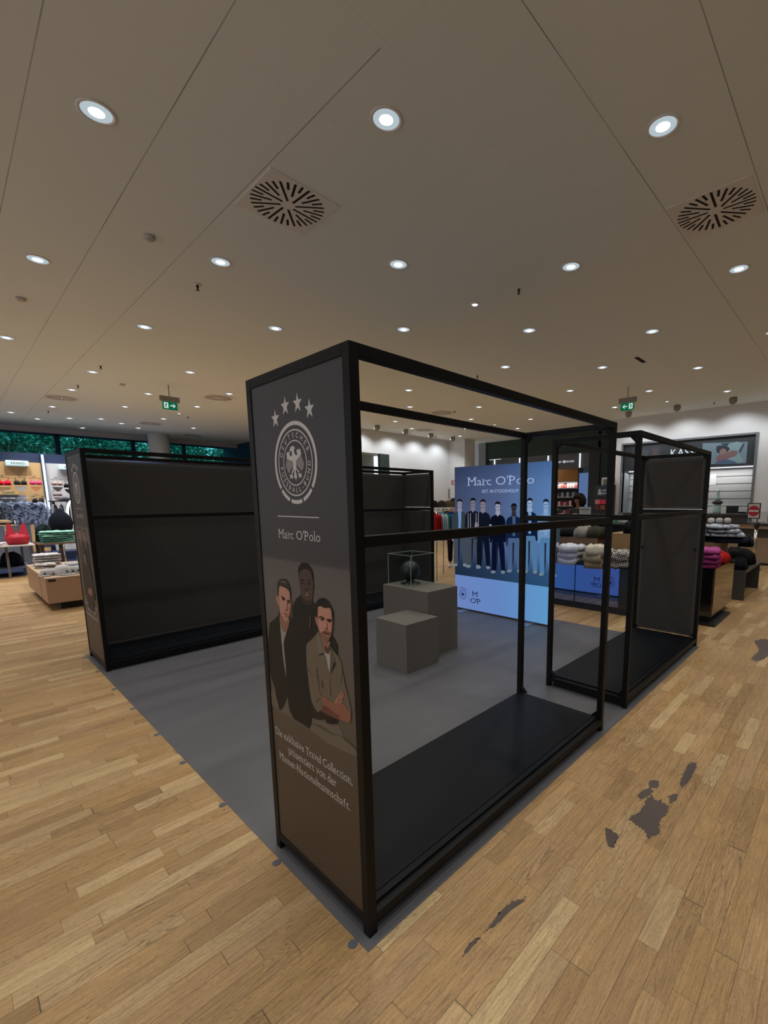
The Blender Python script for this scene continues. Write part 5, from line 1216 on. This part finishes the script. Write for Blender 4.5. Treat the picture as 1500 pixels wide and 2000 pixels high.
# ---------------- clothes rail between lightbox and rear rack
rl = empty('clothes_rail', (6.2, 5.55, 0), 'chrome clothes rail with white top shelf between the rear rack and the lightbox', 'clothes rail')
for (xx, yy) in ((5.94, 5.25), (6.78, 5.83), (7.5, 5.3)): MB(rl.location).tube([(xx, yy, 0), (xx, yy, 1.52)], .014, 8).build('upright', CHROME, rl)
MB(rl.location).tube([(5.75, 5.3, 1.50), (6.75, 5.3, 1.50), (7.6, 5.3, 1.50)], .012, 8).build('bar', CHROME, rl); boxo('top_shelf', (5.8, 5.35, 1.53), (7.6, 5.85, 1.55), mat('shelf_glass_w', 'a8aaa8', .4), rl)
boxo('red_tray', (6.0, 5.15, .86), (6.6, 5.6, .88), M('7a1018', .5), rl)
for k, (c, nm) in enumerate([('8c1218', 'deep red garment, first from the left on the chrome rail'), ('a0161c', 'bright red garment, second from the left on the chrome rail'), ('8f1016', 'red garment, third on the chrome rail'), ('a9c0c8', 'pale ice-blue garment on the chrome rail'), ('8fb0b4', 'light aqua garment on the chrome rail'), ('b4c2c6', 'silvery white garment on the chrome rail'),
                             ('2f6a6c', 'teal garment on the chrome rail, left of the other teal one'), ('1f5458', 'dark teal garment on the chrome rail'), ('2450a8', 'royal blue garment on the chrome rail'), ('1c409a', 'darker royal blue garment on the chrome rail'), ('102238', 'navy garment at the right end of the chrome rail')]):
    hanging('hanging_garment', 5.85 + k * .066, 5.3 - .0 * k, 1.44, .36, .43, .045, (0.15, 1, 0), c, 100 + k, nm, 'garment', 'garments on the chrome rail')
for k, (xx, c, nm, r_) in enumerate([(6.15, '17130f', 'black fur hat on the rail shelf, leftmost', .085), (6.38, '2b221a', 'dark brown hat on the rail shelf', .10), (6.60, '4a3a28', 'brown round hat on the rail shelf', .11), (6.80, '3a3024', 'speckled brown hat on the rail shelf, rightmost', .09)]):
    o = MB((xx, 5.5, 1.5515)).lathe([(r_ * 1.2, 1.5515), (r_ * 1.15, 1.57), (r_ * 1.0, 1.60), (r_ * .8, 1.66), (r_ * .3, 1.69)], (xx, 5.5, 0), 18).build('hat', cloth(c), smooth=True); tag(o, nm, 'hat', 'hats on the rail shelf')

# ---------------- people
def skin_mesh(name, joints, bones, m, parent, sub=2):
    me = bpy.data.meshes.new(name); me.from_pydata([Vector(j[0]) for j in joints], bones, [])
    o = bpy.data.objects.new(name, me); COL.objects.link(o)
    md = o.modifiers.new('s', 'SKIN'); sv = me.skin_vertices[0].data
    for i, j in enumerate(joints): sv[i].radius = (j[1], j[2] if len(j) > 2 else j[1]); sv[i].use_root = (i == 0)
    m2 = o.modifiers.new('u', 'SUBSURF'); m2.levels = sub; m2.render_levels = sub
    dg = bpy.context.evaluated_depsgraph_get(); dg.update(); nm = bpy.data.meshes.new_from_object(o.evaluated_get(dg))
    bpy.data.objects.remove(o); nm.materials.clear(); r = link(name, nm, m, parent, True); return r
def person(x, y, face, label, skin, hair, top, legs, shoe, hgt=1.75, lean=0.0, arms='down', curly=True):
    t = empty('person', (x, y, 0), label, 'person', rz=face)
    s = hgt / 1.75; V = lambda a, b, c: (a * s, b * s, c * s)
    lx = lean
    Hd = (lx * 1.25, 0, 1.60)
    hand = {'down': [(.02, .25, 1.10), (.05, .27, .85), (.07, .27, .78)], 'reach': [(.10, .25, 1.16), (.27, .18, 1.34), (.33, .15, 1.36)]}[arms]
    J = [(V(0, 0, .95), .12 * s, .15 * s), (V(lx * .5, 0, 1.2), .10 * s, .14 * s), (V(lx, 0, 1.40), .09 * s, .15 * s), (V(lx * 1.1, 0, 1.48), .05 * s), (V(lx * 1.2, 0, 1.54), .05 * s), (V(Hd[0] + .01, 0, Hd[2]), .075 * s, .068 * s), (V(Hd[0], 0, Hd[2] + .09), .082 * s, .072 * s)]
    B = [(0, 1), (1, 2), (2, 3), (3, 4), (4, 5), (5, 6)]
    def limb(a, pts):
        p = a
        for q in pts: J.append(q); B.append((p, len(J) - 1)); p = len(J) - 1
        return p
    for sg in (1, -1):
        h = hand
        e = limb(2, [(V(lx, .19 * sg, 1.40), .055 * s), (V(lx + h[0][0], h[0][1] * sg, h[0][2]), .042 * s), (V(lx + h[1][0], h[1][1] * sg, h[1][2]), .026 * s), (V(lx + h[2][0], h[2][1] * sg, h[2][2] - .0), .032 * s, .018 * s)])
        hx, hy, hz = lx + h[2][0], h[2][1] * sg, h[2][2]
        for k in range(4):
            oy = (k - 1.5) * .018
            if arms == 'reach': limb(e, [(V(hx + .05, hy + oy, hz - .005), .009 * s), (V(hx + .085 - .008 * abs(k - 1), hy + oy, hz - .03), .008 * s)])
            else: limb(e, [(V(hx + .01 + oy, hy, hz - .06), .009 * s), (V(hx + .02 + oy, hy - .01 * sg, hz - .10 + .008 * abs(k - 1)), .008 * s)])
        limb(e, [(V(hx + .03, hy - .03 * sg, hz - .02), .010 * s), (V(hx + .05, hy - .035 * sg, hz - .045), .009 * s)])
        limb(0, [(V(0, .10 * sg, .88), .085 * s), (V(.02, .10 * sg, .50), .055 * s), (V(-.01, .10 * sg, .10), .038 * s), (V(.13, .11 * sg, .04), .035 * s, .028 * s)])
    skin_mesh('body', J, B, mat('skin_' + skin, skin, .55), t)
    # jacket and trousers follow the same joints, slightly larger
    g = .018
    J2 = [(V(0, 0, .90), .14 * s + g, .17 * s + g), (V(lx * .5, 0, 1.2), .115 * s + g, .155 * s + g), (V(lx, 0, 1.41), .10 * s + g, .165 * s + g), (V(lx * 1.1, 0, 1.475), .06 * s + g)]; B2 = [(0, 1), (1, 2), (2, 3)]
    for sg in (1, -1):
        p = 2
        for q in [(V(lx, .19 * sg, 1.40), .058 * s + g), (V(lx + hand[0][0], hand[0][1] * sg, hand[0][2]), .046 * s + g), (V(lx + hand[1][0] * .9, hand[1][1] * sg, hand[1][2] + .02), .030 * s + g)]: J2.append(q); B2.append((p, len(J2) - 1)); p = len(J2) - 1
    skin_mesh('jacket', J2, B2, cloth(top), t)
    J3 = [(V(0, 0, .97), .125 * s + .008, .155 * s + .008)]; B3 = []
    for sg in (1, -1):
        p = 0
        for q in [(V(0, .10 * sg, .86), .09 * s + .012), (V(.02, .10 * sg, .50), .062 * s + .012), (V(-.01, .10 * sg, .12), .052 * s + .01)]: J3.append(q); B3.append((p, len(J3) - 1)); p = len(J3) - 1
    skin_mesh('trousers', J3, B3, cloth(legs), t)
    for sg in (1, -1): skin_mesh('shoe', [(V(-.05, .10 * sg, .05), .045), (V(.06, .105 * sg, .045), .048), (V(.18, .11 * sg, .035), .036)], [(0, 1), (1, 2)], cloth(shoe), t)
    # hair: cap around the skull, open at the face
    m = MB((0, 0, 0)); m.org = Vector((0, 0, 0)); c = Vector(V(Hd[0] - .015, 0, Hd[2] + .055)); bmv = bmesh.new(); bmesh.ops.create_icosphere(bmv, subdivisions=4, radius=1)
    for v in bmv.verts:
        d = v.co.normalized(); r = (.122 if not curly else .150) * s * (1 + (.16 if curly else .05) * noise.noise(d * (5 if curly else 3)))
        if d.x > .30 and d.z < .50 and abs(d.y) < .62: r *= .40
        if d.z < -.3: r *= .95
        v.co = c + Vector((d.x * r, d.y * r * .9, d.z * r * (1.15 if curly else .95) - (.05 * s if curly else -.01)))
    me = bpy.data.meshes.new('hair'); bmv.to_mesh(me); bmv.free(); link('hair', me, cloth(hair), t, True)
    fc_ = MB((0, 0, 0)); f0 = Vector(V(Hd[0] + .085, 0, Hd[2]))
    for sg in (1, -1): fc_.lathe([(.004, -.012), (.009, -.004), (.009, .004), (.004, .012)], f0 + Vector((.004, .028 * sg, .035)), 8, axis='Y')
    fc_.build('eyes', M('17110e', .3), t)
    fn_ = MB((0, 0, 0)).tube([f0 + Vector((.0, 0, .04)), f0 + Vector((.022, 0, .005)), f0 + Vector((.005, 0, -.005))], [.008, .013, .009], 8); fn_.build('nose', mat('sk2', skin, .55), t)
    MB((0, 0, 0)).tube([f0 + Vector((-.004, -.022, -.035)), f0 + Vector((.005, 0, -.034)), f0 + Vector((-.004, .022, -.035))], .005, 6).build('mouth', M('7a3f38', .5), t)
    return t
person(8.20, 3.12, R(168), 'woman with dark curly shoulder-length hair in a grey jacket bent over the service counter', 'a8765c', '1d1512', '3b3c3c', '1c1c20', '222222', 1.80, .10, 'reach', True)
person(8.75, 4.15, R(-150), 'person in a dark top with a red-edged sleeve beside the curly-haired woman', '8a6450', '17120f', '1d2430', '1a1a1e', '222222', 1.76, .0, 'reach', False)
person(7.75, 6.35, R(215), 'person in black trousers and white sneakers standing behind the clothes rail', 'a8765c', '1d1512', '17181a', '121214', 'c9c9c6', 1.72, .0, 'down', False)

# ================================================================== LEFT SIDE: SWIMWEAR AREA
wp = boxo('wood_backwall', (-6.9, 16.90, .25), (1.20, 16.99, 2.86), WOOD, org=(0, 16.9, .25)); tag(wp, 'warm pale wood wall panel behind the swimwear under the pale rounded sign', 'wall panel')
wp = boxo('white_backwall', (1.30, 16.92, .25), (7.7, 16.99, 2.86), mat('display_white', 'b8b8bc', .7), org=(1.3, 16.92, .25)); tag(wp, 'white wall panel right of the tall light strip', 'wall panel')
bs_ = boxo('low_podium', (-6.9, 16.3, 0), (7.7, 16.89, .245), mat('navy_podium', '172643', .6), org=(0, 16.3, 0)); tag(bs_, 'long low navy podium along the swimwear wall', 'podium')
ns = empty('light_strip', (1.245, 16.8, 1.5), 'tall slim cold white light strip between the wood and white panels', 'light')
boxo('channel', (1.205, 16.86, 1.3), (1.295, 16.98, 3.12), M('1d3358', .4), ns); boxo('tube', (1.225, 16.80, 1.5), (1.275, 16.855, 3.10), _em('cfeaff', 1.8), ns)
def logo_box(x0, x1, z0, z1, txt, tx1, label):
    t = empty('logo_sign', (x0, 16.75, z0), label, 'sign')
    b = boxo('sign_box', (x0, 16.72, z0), (x1, 16.905 if x0 < 1 else 16.925, z1), mat('logo_box_white', 'b9d4d8', .4, emit=.25), t, bevel=.02)
    P = Print((0, 16.7195, 0), (1, 0, 0), (0, 0, 1), (0, -1, 0), t.location); hh = (z1 - z0)
    P.polys(fit_text(txt, x0 + (x1 - x0) * .24, x0 + tx1, z0 + hh * .33, hh * .36, serif=False, off=.015), M('26383e', .5)); P.build('logo_lettering', b)
logo_box(.43, .92, 2.735, 2.89, 'HUGO', .40, 'pale rounded box sign with dark capitals on the wood panel')
logo_box(1.60, 2.1, 2.68, 2.83, 'Calvin', .45, 'pale rounded box sign partly hidden behind the far poster tower')

def bikini(px, py, wpx, Y, cols, label, brief=True, hang=True, cat='swimwear'):
    """bikini set on a clip hanger, centred on column px, top row py, wpx pixels wide, hanging in plane Y"""
    a = onY(px, py, Y); w = abs(onY(px + wpx / 2, py, Y).x - onY(px - wpx / 2, py, Y).x); s = w / .36
    t = empty('bikini', (a.x, Y, a.z), label, cat, 'swimwear hanging on the wall')
    V = lambda u, v, d=0: (a.x + u * s, Y - d * s, a.z + v * s)
    MB(t.location).tube([V(-.17, -.05, .02), V(0, -.02, .02), V(.17, -.05, .02)], .008 * s, 6).tube([V(0, -.02, .02), V(0, .03, .02), V(0, .045, -.02), V(0, .04, -.10)], .006 * s, 6).tube([(a.x, Y, a.z + .04 * s), (a.x, 16.905 if a.x < 1.22 else 16.925, a.z + .04 * s)], .006, 6).build('hanger', M('201d1c', .4), t)
    m = MB(t.location)
    for sg in (-1, 1):
        c = Vector(V(.085 * sg, -.20, .02))
        for k in range(1): m.lathe([(.0835 * s, 0), (.075 * s, -.025 * s), (.052 * s, -.05 * s), (.02 * s, -.064 * s)], c, 14, axis='Y', sx=1.0, sy=.95)
        m.tube([V(.10 * sg, -.13, .03), V(.12 * sg, -.05, .025)], .010 * s, 6)
    m.box(V(-.17, -.275, .005), V(.17, -.235, .035))
    m.build('bra_top', cloth(cols[0]) if isinstance(cols[0], str) else cols[0], t)
    if brief:
        m = MB(t.location); z = -.33
        m.prism([V(-.15, z, 0), V(.15, z, 0), V(.13, z - .06, 0), (V(.03, z - .17, 0)), V(-.03, z - .17, 0), V(-.13, z - .06, 0)], (0, -.03 * s, 0)); m.build('brief', cloth(cols[1]), t)
    return t
bikini(5, 930, 32, 16.6, ('c01430', '8a7050'), 'bright red bikini top on a hanger at the left picture edge')
bikini(38, 931, 28, 16.6, ('2a2826', '9a9a98'), 'black and white bikini on a hanger between the red and pink ones')
bikini(68, 932, 26, 16.6, ('d84a72', 'b87a52'), 'pink bikini on a hanger beside the light strip')
bikini(110, 934, 24, 16.6, ('a88c86', '4a4040'), 'dusty beige bikini on the white panel')
bikini(134, 938, 24, 16.6, ('17171a', '1a1a1c'), 'black swimsuit on the white panel beside the poster tower')
bikini(73, 967, 26, 16.3, ('191715', '7d7a52'), 'black and khaki bikini hanging lower on the wood panel')
bikini(111, 957, 20, 16.3, ('8a7672', '8c7470'), 'small taupe bikini hanging lower on the white panel')
bikini(80, 1000, 16, 16.3, ('1a1512', 'c0482c'), 'small black and orange bikini hanging lowest on the wood panel', False)

# grey partition with printed dresses
pt = boxo('partition', (-.6, 15.6, 0), (.66, 15.68, 1.90), mat('partition_grey', '8e94a2', .6), org=(0, 15.6, 0), bevel=.0); tag(pt, 'pale grey low partition behind the blue patterned dresses', 'partition')
PD = [printed('151b28', '66758a', 11, 'dark_leaf_print', .42, .56), printed('1c2a4a', '8796b4', 12, 'blue_leaf_print', .42, .56), printed('31518c', 'c2d0e6', 14, 'bright_blue_print', .42, .58)]
for k, (x, c, nm) in enumerate([(-.1, 0, 'dark leaf-patterned dress at the left edge'), (.12, 0, 'dark leaf-patterned dress, second from the left'), (.32, 0, 'grey-blue leaf-patterned dress in the middle of the partition'), (.5, 1, 'blue leaf-patterned dress on the partition'), (.66, 1, 'blue and white patterned dress near the right end of the partition')]):
    hanging('hanging_dress', x, (15.38, 15.2)[k % 2], 1.74, .38, .62, .05, (1, .0, 0), PD[c], 200 + k, nm, 'dress', 'patterned dresses on the grey partition')
hanging('hanging_dress', .92, 15.38, 1.72, .34, 1.25, .05, (1, .0, 0), PD[2], 207, 'long bright blue and white dress hanging right of the partition', 'dress')
hanging('hanging_dress', .86, 15.2, 1.72, .30, 1.1, .05, (1, .0, 0), PD[1], 208, 'long blue dress overlapping the bright blue one', 'dress')
pr = empty('dress_rail', (.1, 15.3, 0), 'slim rail carrying the patterned dresses', 'clothes rail')
for xx in (-.4, 1.0): MB(pr.location).tube([(xx, 15.3, 0), (xx, 15.3, 1.82)], .012, 8).build('upright', CHROME, pr)
MB(pr.location).tube([(-.4, 15.3, 1.815), (1.0, 15.3, 1.815)], .010, 8).build('bar', CHROME, pr)
def hat(x, y, z, r, col, band, label, wide=1.7):
    t = empty('hat', (x, y, z), label, 'hat')
    MB(t.location).lathe([(r * wide, z), (r * wide, z + .008), (r * 1.05, z + .02), (r, z + .05), (r * .92, z + r * .85), (r * .5, z + r * 1.02), (r * .1, z + r * 1.05)], (x, y, 0), 28).build('crown', cloth(col), t)
    if band: MB(t.location).lathe([(r * 1.04, z + .022), (r * 1.07, z + .03), (r * 1.03, z + .065), (r * .95, z + .07)], (x, y, 0), 28).build('band', cloth(band), t)
hat(.33, 15.64, 1.902, .12, '6a5f42', None, 'olive brown sun hat lying on top of the grey partition')
hat(.02, 15.64, 1.902, .09, '8a8f98', None, 'small grey hat on top of the partition at the left edge')

# swimwear table with red bra form
tb = empty('table', (-.9, 12.85, 0), 'white-topped display table with metal legs under the red bra form', 'table')
MB(tb.location).box((-1.2, 12.75, .715), (.43, 14.2, .75), bevel=.01).build('tabletop', mat('table_white', 'b4aeaa', .5), tb)
for xx, yy in ((.36, 12.9), (.30, 14.1), (-.05, 12.9), (-1.1, 12.9), (-1.1, 14.1)): boxo('leg', (xx - .022, yy - .022, .0), (xx + .022, yy + .022, .714), mat('table_leg', '5c5a5c', .4), tb)
boxo('shelf', (-1.1, 12.95, .20), (.34, 14.1, .225), M('4a5068', .5), tb)
garment('folded_cloth', (-.45, 13.5, .226), .5, .5, .3, printed('3a4438', '8b9484', 8), 301, 'camouflage-grey folded cloth on the lower shelf of the white table', 'clothes'); garment('folded_cloth', (.05, 13.5, .226), .40, .5, .30, cloth('141a26'), 302, 'dark navy cloth on the lower shelf of the white table', 'clothes')
for k, (xx, yy, c, nm, hh) in enumerate([(-.35, 13.05, '3a4154', 'dark printed cloth at the left end of the white table', .10), (-.22, 12.95, 'b49aa2', 'pale pink printed cloth by the red bra form', .05), (.30, 13.5, 'b2aeb2', 'white cloth behind the red bra form', .16), (-.30, 13.75, 'b03448', 'pink and white striped cloth behind on the white table', .16)]):
    garment('folded_cloth', (xx, yy, .752), .24, .26, hh, cloth(c), 310 + k, nm, 'clothes')
br_ = empty('bra_form', (.16, 13.0, .75), 'bright red moulded bra top standing on the white table', 'bra')
BX, BY, BZ = .165, 12.98, .752
m = MB(br_.location); RED = mat('red_bra', 'b0122c', .55)
def loft(m, secs, n=28):
    rings = []
    for z, rx, ry, push in secs:
        rg = []
        for k in range(n):
            a = 2 * PI * k / n; cx_ = math.cos(a); sy_ = math.sin(a); fr = max(0, -sy_)
            bulge = push * fr * (1 - .35 * math.exp(-((cx_) / .18) ** 2))
            rg.append(m.bm.verts.new(Vector((BX + rx * cx_, BY + ry * sy_ - bulge, z)) - m.org))
        rings.append(rg)
    for A, B in zip(rings, rings[1:]):
        for k in range(n): m.bm.faces.new((A[k], A[(k + 1) % n], B[(k + 1) % n], B[k])).smooth = True
    m.bm.faces.new(rings[0][::-1]); m.bm.faces.new(rings[-1])
loft(m, [(BZ, .17, .09, 0), (BZ + .05, .19, .10, .02), (BZ + .11, .215, .11, .07), (BZ + .17, .21, .11, .08), (BZ + .23, .19, .10, .03), (BZ + .25, .17, .08, .0)])
m.build('band_and_cups', RED, br_)
for sg in (-1, 1):
    m = MB(br_.location); m.prism([(BX + sg * .02, BY - .10, BZ + .24), (BX + sg * .19, BY - .09, BZ + .23), (BX + sg * .145, BY - .05, BZ + .48), (BX + sg * .10, BY - .05, BZ + .48)], (0, .03, 0)); m.build('strap', RED, br_)
MB(br_.location).tube([(BX, BY, BZ + .25), (BX, BY, BZ + .55)], .01, 8).build('stand_pole', CHROME, br_)
hat(.02, 13.5, 1.17, .13, '9a8264', '1c1a1a', 'straw hat with black band behind the red bra form', 1.9)
st = MB((.02, 13.5, .751)).lathe([(.09, .751), (.09, .76), (.012, .765), (.012, 1.15), (.05, 1.169)], (.02, 13.5, 0), 16).build('hat_stand', CHROME); tag(st, 'small metal stand under the straw hat on the white table', 'stand')

# tan cabinet table with white caps
dx0, dx1, dy0, dy1, dz = .03, 2.0, 8.03, 10.35, .53
tc_ = empty('display_cabinet', (dx0, dy0, 0), 'low tan display cabinet on the left carrying white caps, beside the far poster tower', 'cabinet')
boxo('plinth', (dx0 + .16, dy0 + .12, 0), (dx1 - .1, dy1 - .1, .12), M('17120f', .6), tc_); boxo('carcass', (dx0, dy0, .12), (dx1, dy1, .505), TAN, tc_, bevel=.003); boxo('top_board', (dx0, dy0 - .006, .505), (dx1, dy1, dz), mat('tan_top', 'b39a80', .5), tc_, bevel=.003)
boxo('side_joint', (dx0 - .002, dy0 + .62, .125), (dx0 + .004, dy0 + .635, .505), M('1c140f', .6), tc_); boxo('finger_notch', (dx0 + .03, dy0 - .008, .468), (dx0 + .12, dy0 - .001, .500), M('1a1410', .5), tc_)
CAPW = cloth('bdbcbc')
def cap(x, y, z, r, col, label, yaw=0, logo=True):
    t = empty('baseball_cap', (x, y, z), label, 'cap', 'caps on the tan cabinet', rz=yaw)
    MB((0, 0, 0)).lathe([(r, 0), (r * 1.02, .35 * r), (r * .96, .82 * r), (r * .70, 1.18 * r), (r * .32, 1.33 * r), (r * .05, 1.36 * r)], (0, 0, 0), 24).build('crown', cloth(col), t)
    m = MB((0, 0, 0)); A_, B_ = [], []
    for k in range(11):
        a = R(-150 + k * 12); ro = r * (1.0 + .85 * math.sin(PI * k / 10) ** .6)
        A_.append(m.bm.verts.new((r * .96 * math.cos(a), r * .96 * math.sin(a), .012))); B_.append(m.bm.verts.new((ro * math.cos(a), ro * math.sin(a), .012 - .12 * r * 0 + .002)))
    for k in range(10): m.bm.faces.new((A_[k], B_[k], B_[k + 1], A_[k + 1]))
    o = m.build('brim', cloth(col), t); sd = o.modifiers.new('s', 'SOLIDIFY'); sd.thickness = .006; sd.offset = -1
    MB((0, 0, 0)).lathe([(.014 * r * 8, 1.35 * r), (.01 * r * 6, 1.41 * r)], (0, 0, 0), 10).build('button', cloth(col), t)
    if logo: MB((0, 0, 0)).prism([(-.022, -r * 1.005, .36 * r), (.022, -r * 1.005, .36 * r), (0, -r * .985, .36 * r + .035)], (0, -.004, 0)).build('triangle_logo', M('202022', .6), t)
    return t
CP = []
for k, (px, c, nm, y, rr, yaw) in enumerate([(122, 'bdbcbc', 'large white baseball cap with dark triangle badge at the front left of the tan cabinet', 8.33, .115, .35), (140, 'a9a8a8', 'white baseball cap with triangle badge, second from the front left', 8.36, .09, 0), (151, 'b2b1b1', 'white baseball cap with triangle badge beside the poster tower', 8.36, .09, 0), (90, 'b5b3b2', 'crumpled white cap lying left of the large one', 8.36, .085, -.4)]):
    p = onY(px, 1110, y); cap(p.x, y, dz + .001, rr, c, nm, yaw)
for k, (xx, yy, w, l, h, c, nm) in enumerate([(.30, 10.0, .40, .34, .24, 'bcbabc', 'white folded towels stacked at the back left of the tan cabinet'), (.22, 9.55, .3, .3, .12, 'a5a19c', 'cream folded cloth in front of the towels'), (.30, 8.9, .22, .30, .05, '8a8f92', 'flat grey folded cloth in the middle of the cabinet'), (.17, 8.62, .14, .20, .06, '5a1820', 'dark red cap lying near the left edge of the cabinet'),
                                              (.95, 9.7, .5, .4, .20, '77787a', 'grey folded clothes at the back of the tan cabinet'), (.62, 9.25, .34, .30, .10, '8c8d90', 'light grey folded cloth in the middle of the cabinet'), (.80, 8.78, .22, .22, .09, '0f1012', 'black cap on the pale clothes beside the poster tower')]):
    n = max(1, round(h / .05))
    for q in range(n):
        garment('folded_cloth', (xx, yy, dz + .002 + q * .046), w, l, .034, cloth(c), 330 + k * 7 + q, nm + ('' if n == 1 else ', layer %s' % ['lowest', 'second', 'third', 'fourth', 'fifth', 'sixth'][q]), 'clothes')
# riser table with mint towels
rt_ = empty('riser_table', (.2, 10.6, 0), 'small dark riser table with mint folded tops behind the tan cabinet', 'table')
MB(rt_.location).box((.28, 10.7, .86), (1.7, 11.5, .89)).build('tabletop', M('6d5442', .5), rt_)
for xx, yy in ((.33, 10.75), (.62, 10.75), (1.65, 10.75), (.33, 11.4), (1.65, 11.4)): boxo('leg', (xx - .03, yy - .02, 0), (xx + .03, yy + .02, .86), M('352a26', .5), rt_)
for k in range(6): garment('folded_shirt', (.62, 10.95, .892 + k * .040), .58, .34, .030, cloth(['5f9484', '6a9e8e', '5c8f82', '74a898', '639788', '7fb0a4'][k]), 340 + k, 'mint green folded top, %s of the mint stack' % ['bottom', 'second', 'third', 'fourth', 'fifth', 'topmost'][k], 'top', 'mint folded tops')
garment('folded_shirt', (1.12, 10.95, .892), .38, .40, .10, cloth('0f1014'), 350, 'black folded top in front right of the mint stack', 'top'); garment('folded_shirt', (1.15, 10.98, 1.03), .36, .36, .14, cloth('12222e'), 351, 'dark petrol folded top lying on the black one', 'top'); garment('folded_shirt', (.45, 11.35, .892), .30, .2, .34, cloth('15211f'), 352, 'black-green folded top behind the mint stack', 'top')
# dark bust form and neon ring
bz = empty('bust_form', (.9, 12.0, 0), 'dark navy bust form on a pole behind the mint stack', 'mannequin')
q = onY(120, 1030, 12.0)
MB(bz.location).lathe([(.02, q.z - .22), (.13, q.z - .14), (.20, q.z - .02), (.22, q.z + .08), (.20, q.z + .20), (.14, q.z + .30), (.06, q.z + .36), (.05, q.z + .42)], (q.x, 12.0, 0), 24, sy=.55).build('torso', mat('navy_swim', '070e1c', .8, spec=.2), bz)
MB(bz.location).tube([(q.x, 12.0, .02), (q.x, 12.0, q.z - .2)], .015, 8).build('pole', CHROME, bz); MB(bz.location).lathe([(.18, 0), (.18, .02)], (q.x, 12, 0), 20).build('foot', CHROME, bz)
nr = empty('ring_lamp', (1.5, 14.0, 0), 'glowing white ring lamp half hidden behind the far poster tower', 'light')
c0 = onY(148, 1002, 14.0); rw = c0.x - onY(132, 1002, 14.0).x; rh = (onY(132, 978, 14).z - onY(132, 1030, 14).z) / 2
mm_ = MB(nr.location); pts = [(c0.x + rw * math.cos(a), 14.0, c0.z + rh * math.sin(a)) for a in [2 * PI * k / 40 for k in range(41)]]
mm_.tube(pts, .028, 8, caps=False).build('ring_tube', _em('d8fbff', 2.2), nr); MB(nr.location).tube([(c0.x, 14.0, 0), (c0.x, 14.0, c0.z - rh)], .02, 8).build('stand', M('22262c', .4), nr)
# rail with clothes on the white panel
r2_ = empty('wall_rail', (1.9, 16.0, 0), 'dark shelf rail with clothes right of the light strip', 'clothes rail')
A_ = onY(96, 978, 16.0); B_ = onY(140, 977, 16.0)
boxo('shelf_board', (A_.x, 15.85, A_.z - .03), (B_.x + .4, 16.25, A_.z), M('24262c', .5), r2_); boxo('bracket', (B_.x, 16.25, A_.z - .1), (B_.x + .05, 16.89, A_.z - .02), M('24262c', .5), r2_); boxo('bracket', (A_.x + .1, 16.25, A_.z - .1), (A_.x + .15, 16.89, A_.z - .02), M('24262c', .5), r2_)
for k, (c, nm) in enumerate([('5f6470', 'grey garment hanging under the dark shelf, leftmost'), ('a7a9b0', 'white garment hanging under the dark shelf'), ('14161c', 'black garment hanging under the dark shelf'), ('8d8f94', 'light grey garment hanging under the dark shelf, rightmost')]):
    hanging('hanging_garment', A_.x + .12 + k * .14, 16.05, A_.z - .11, .30, .42, .05, (.35, 1, 0), c, 400 + k, nm, 'garment')
garment('folded_cloth', (A_.x + .45, 16.05, A_.z + .001), .4, .3, .10, cloth('4a4c52'), 410, 'dark grey folded cloth on the shelf right of the light strip', 'clothes')

# ---------------- banner light strip, plus strips added to brighten the fragrance shop
def strip_light(name, a, b, label, w, m_e):
    t = empty(name, a, label, 'light')
    boxo('led_strip', a, b, _em('eef4ff', m_e), t)
    l = bpy.data.lights.new('strip_beam', 'AREA'); l.energy = w; l.color = (.95, .98, 1.0); l.shape = 'RECTANGLE'; l.size = .12; l.size_y = abs(b[1] - a[1])
    o = bpy.data.objects.new('strip_beam', l); COL.objects.link(o); o.parent = t; o.location = ((b[0] - a[0]) / 2, (b[1] - a[1]) / 2, -.03)
    return t
strip_light('shelf_light', (13.55, KY0 + .05, 2.525), (13.62, KY1 - .05, 2.545), 'thin white light strip along the underside of the cashier banner', 26, 1.5)
strip_light('shelf_light', (15.32, 6.78, 2.335), (15.36, 7.6, 2.35), 'added thin light strip under the orange panel, brightening the fragrance shelf', 4, 1.2)  # no visible source here; added to brighten the shelves
strip_light('shelf_light', (15.059, 7.8, 3.3), (15.12, 10.6, 3.32), 'added hidden light strip behind the grey fascia, brightening the fragrance shop', 40, 1.5)  # unseen strip added to brighten the shop interior
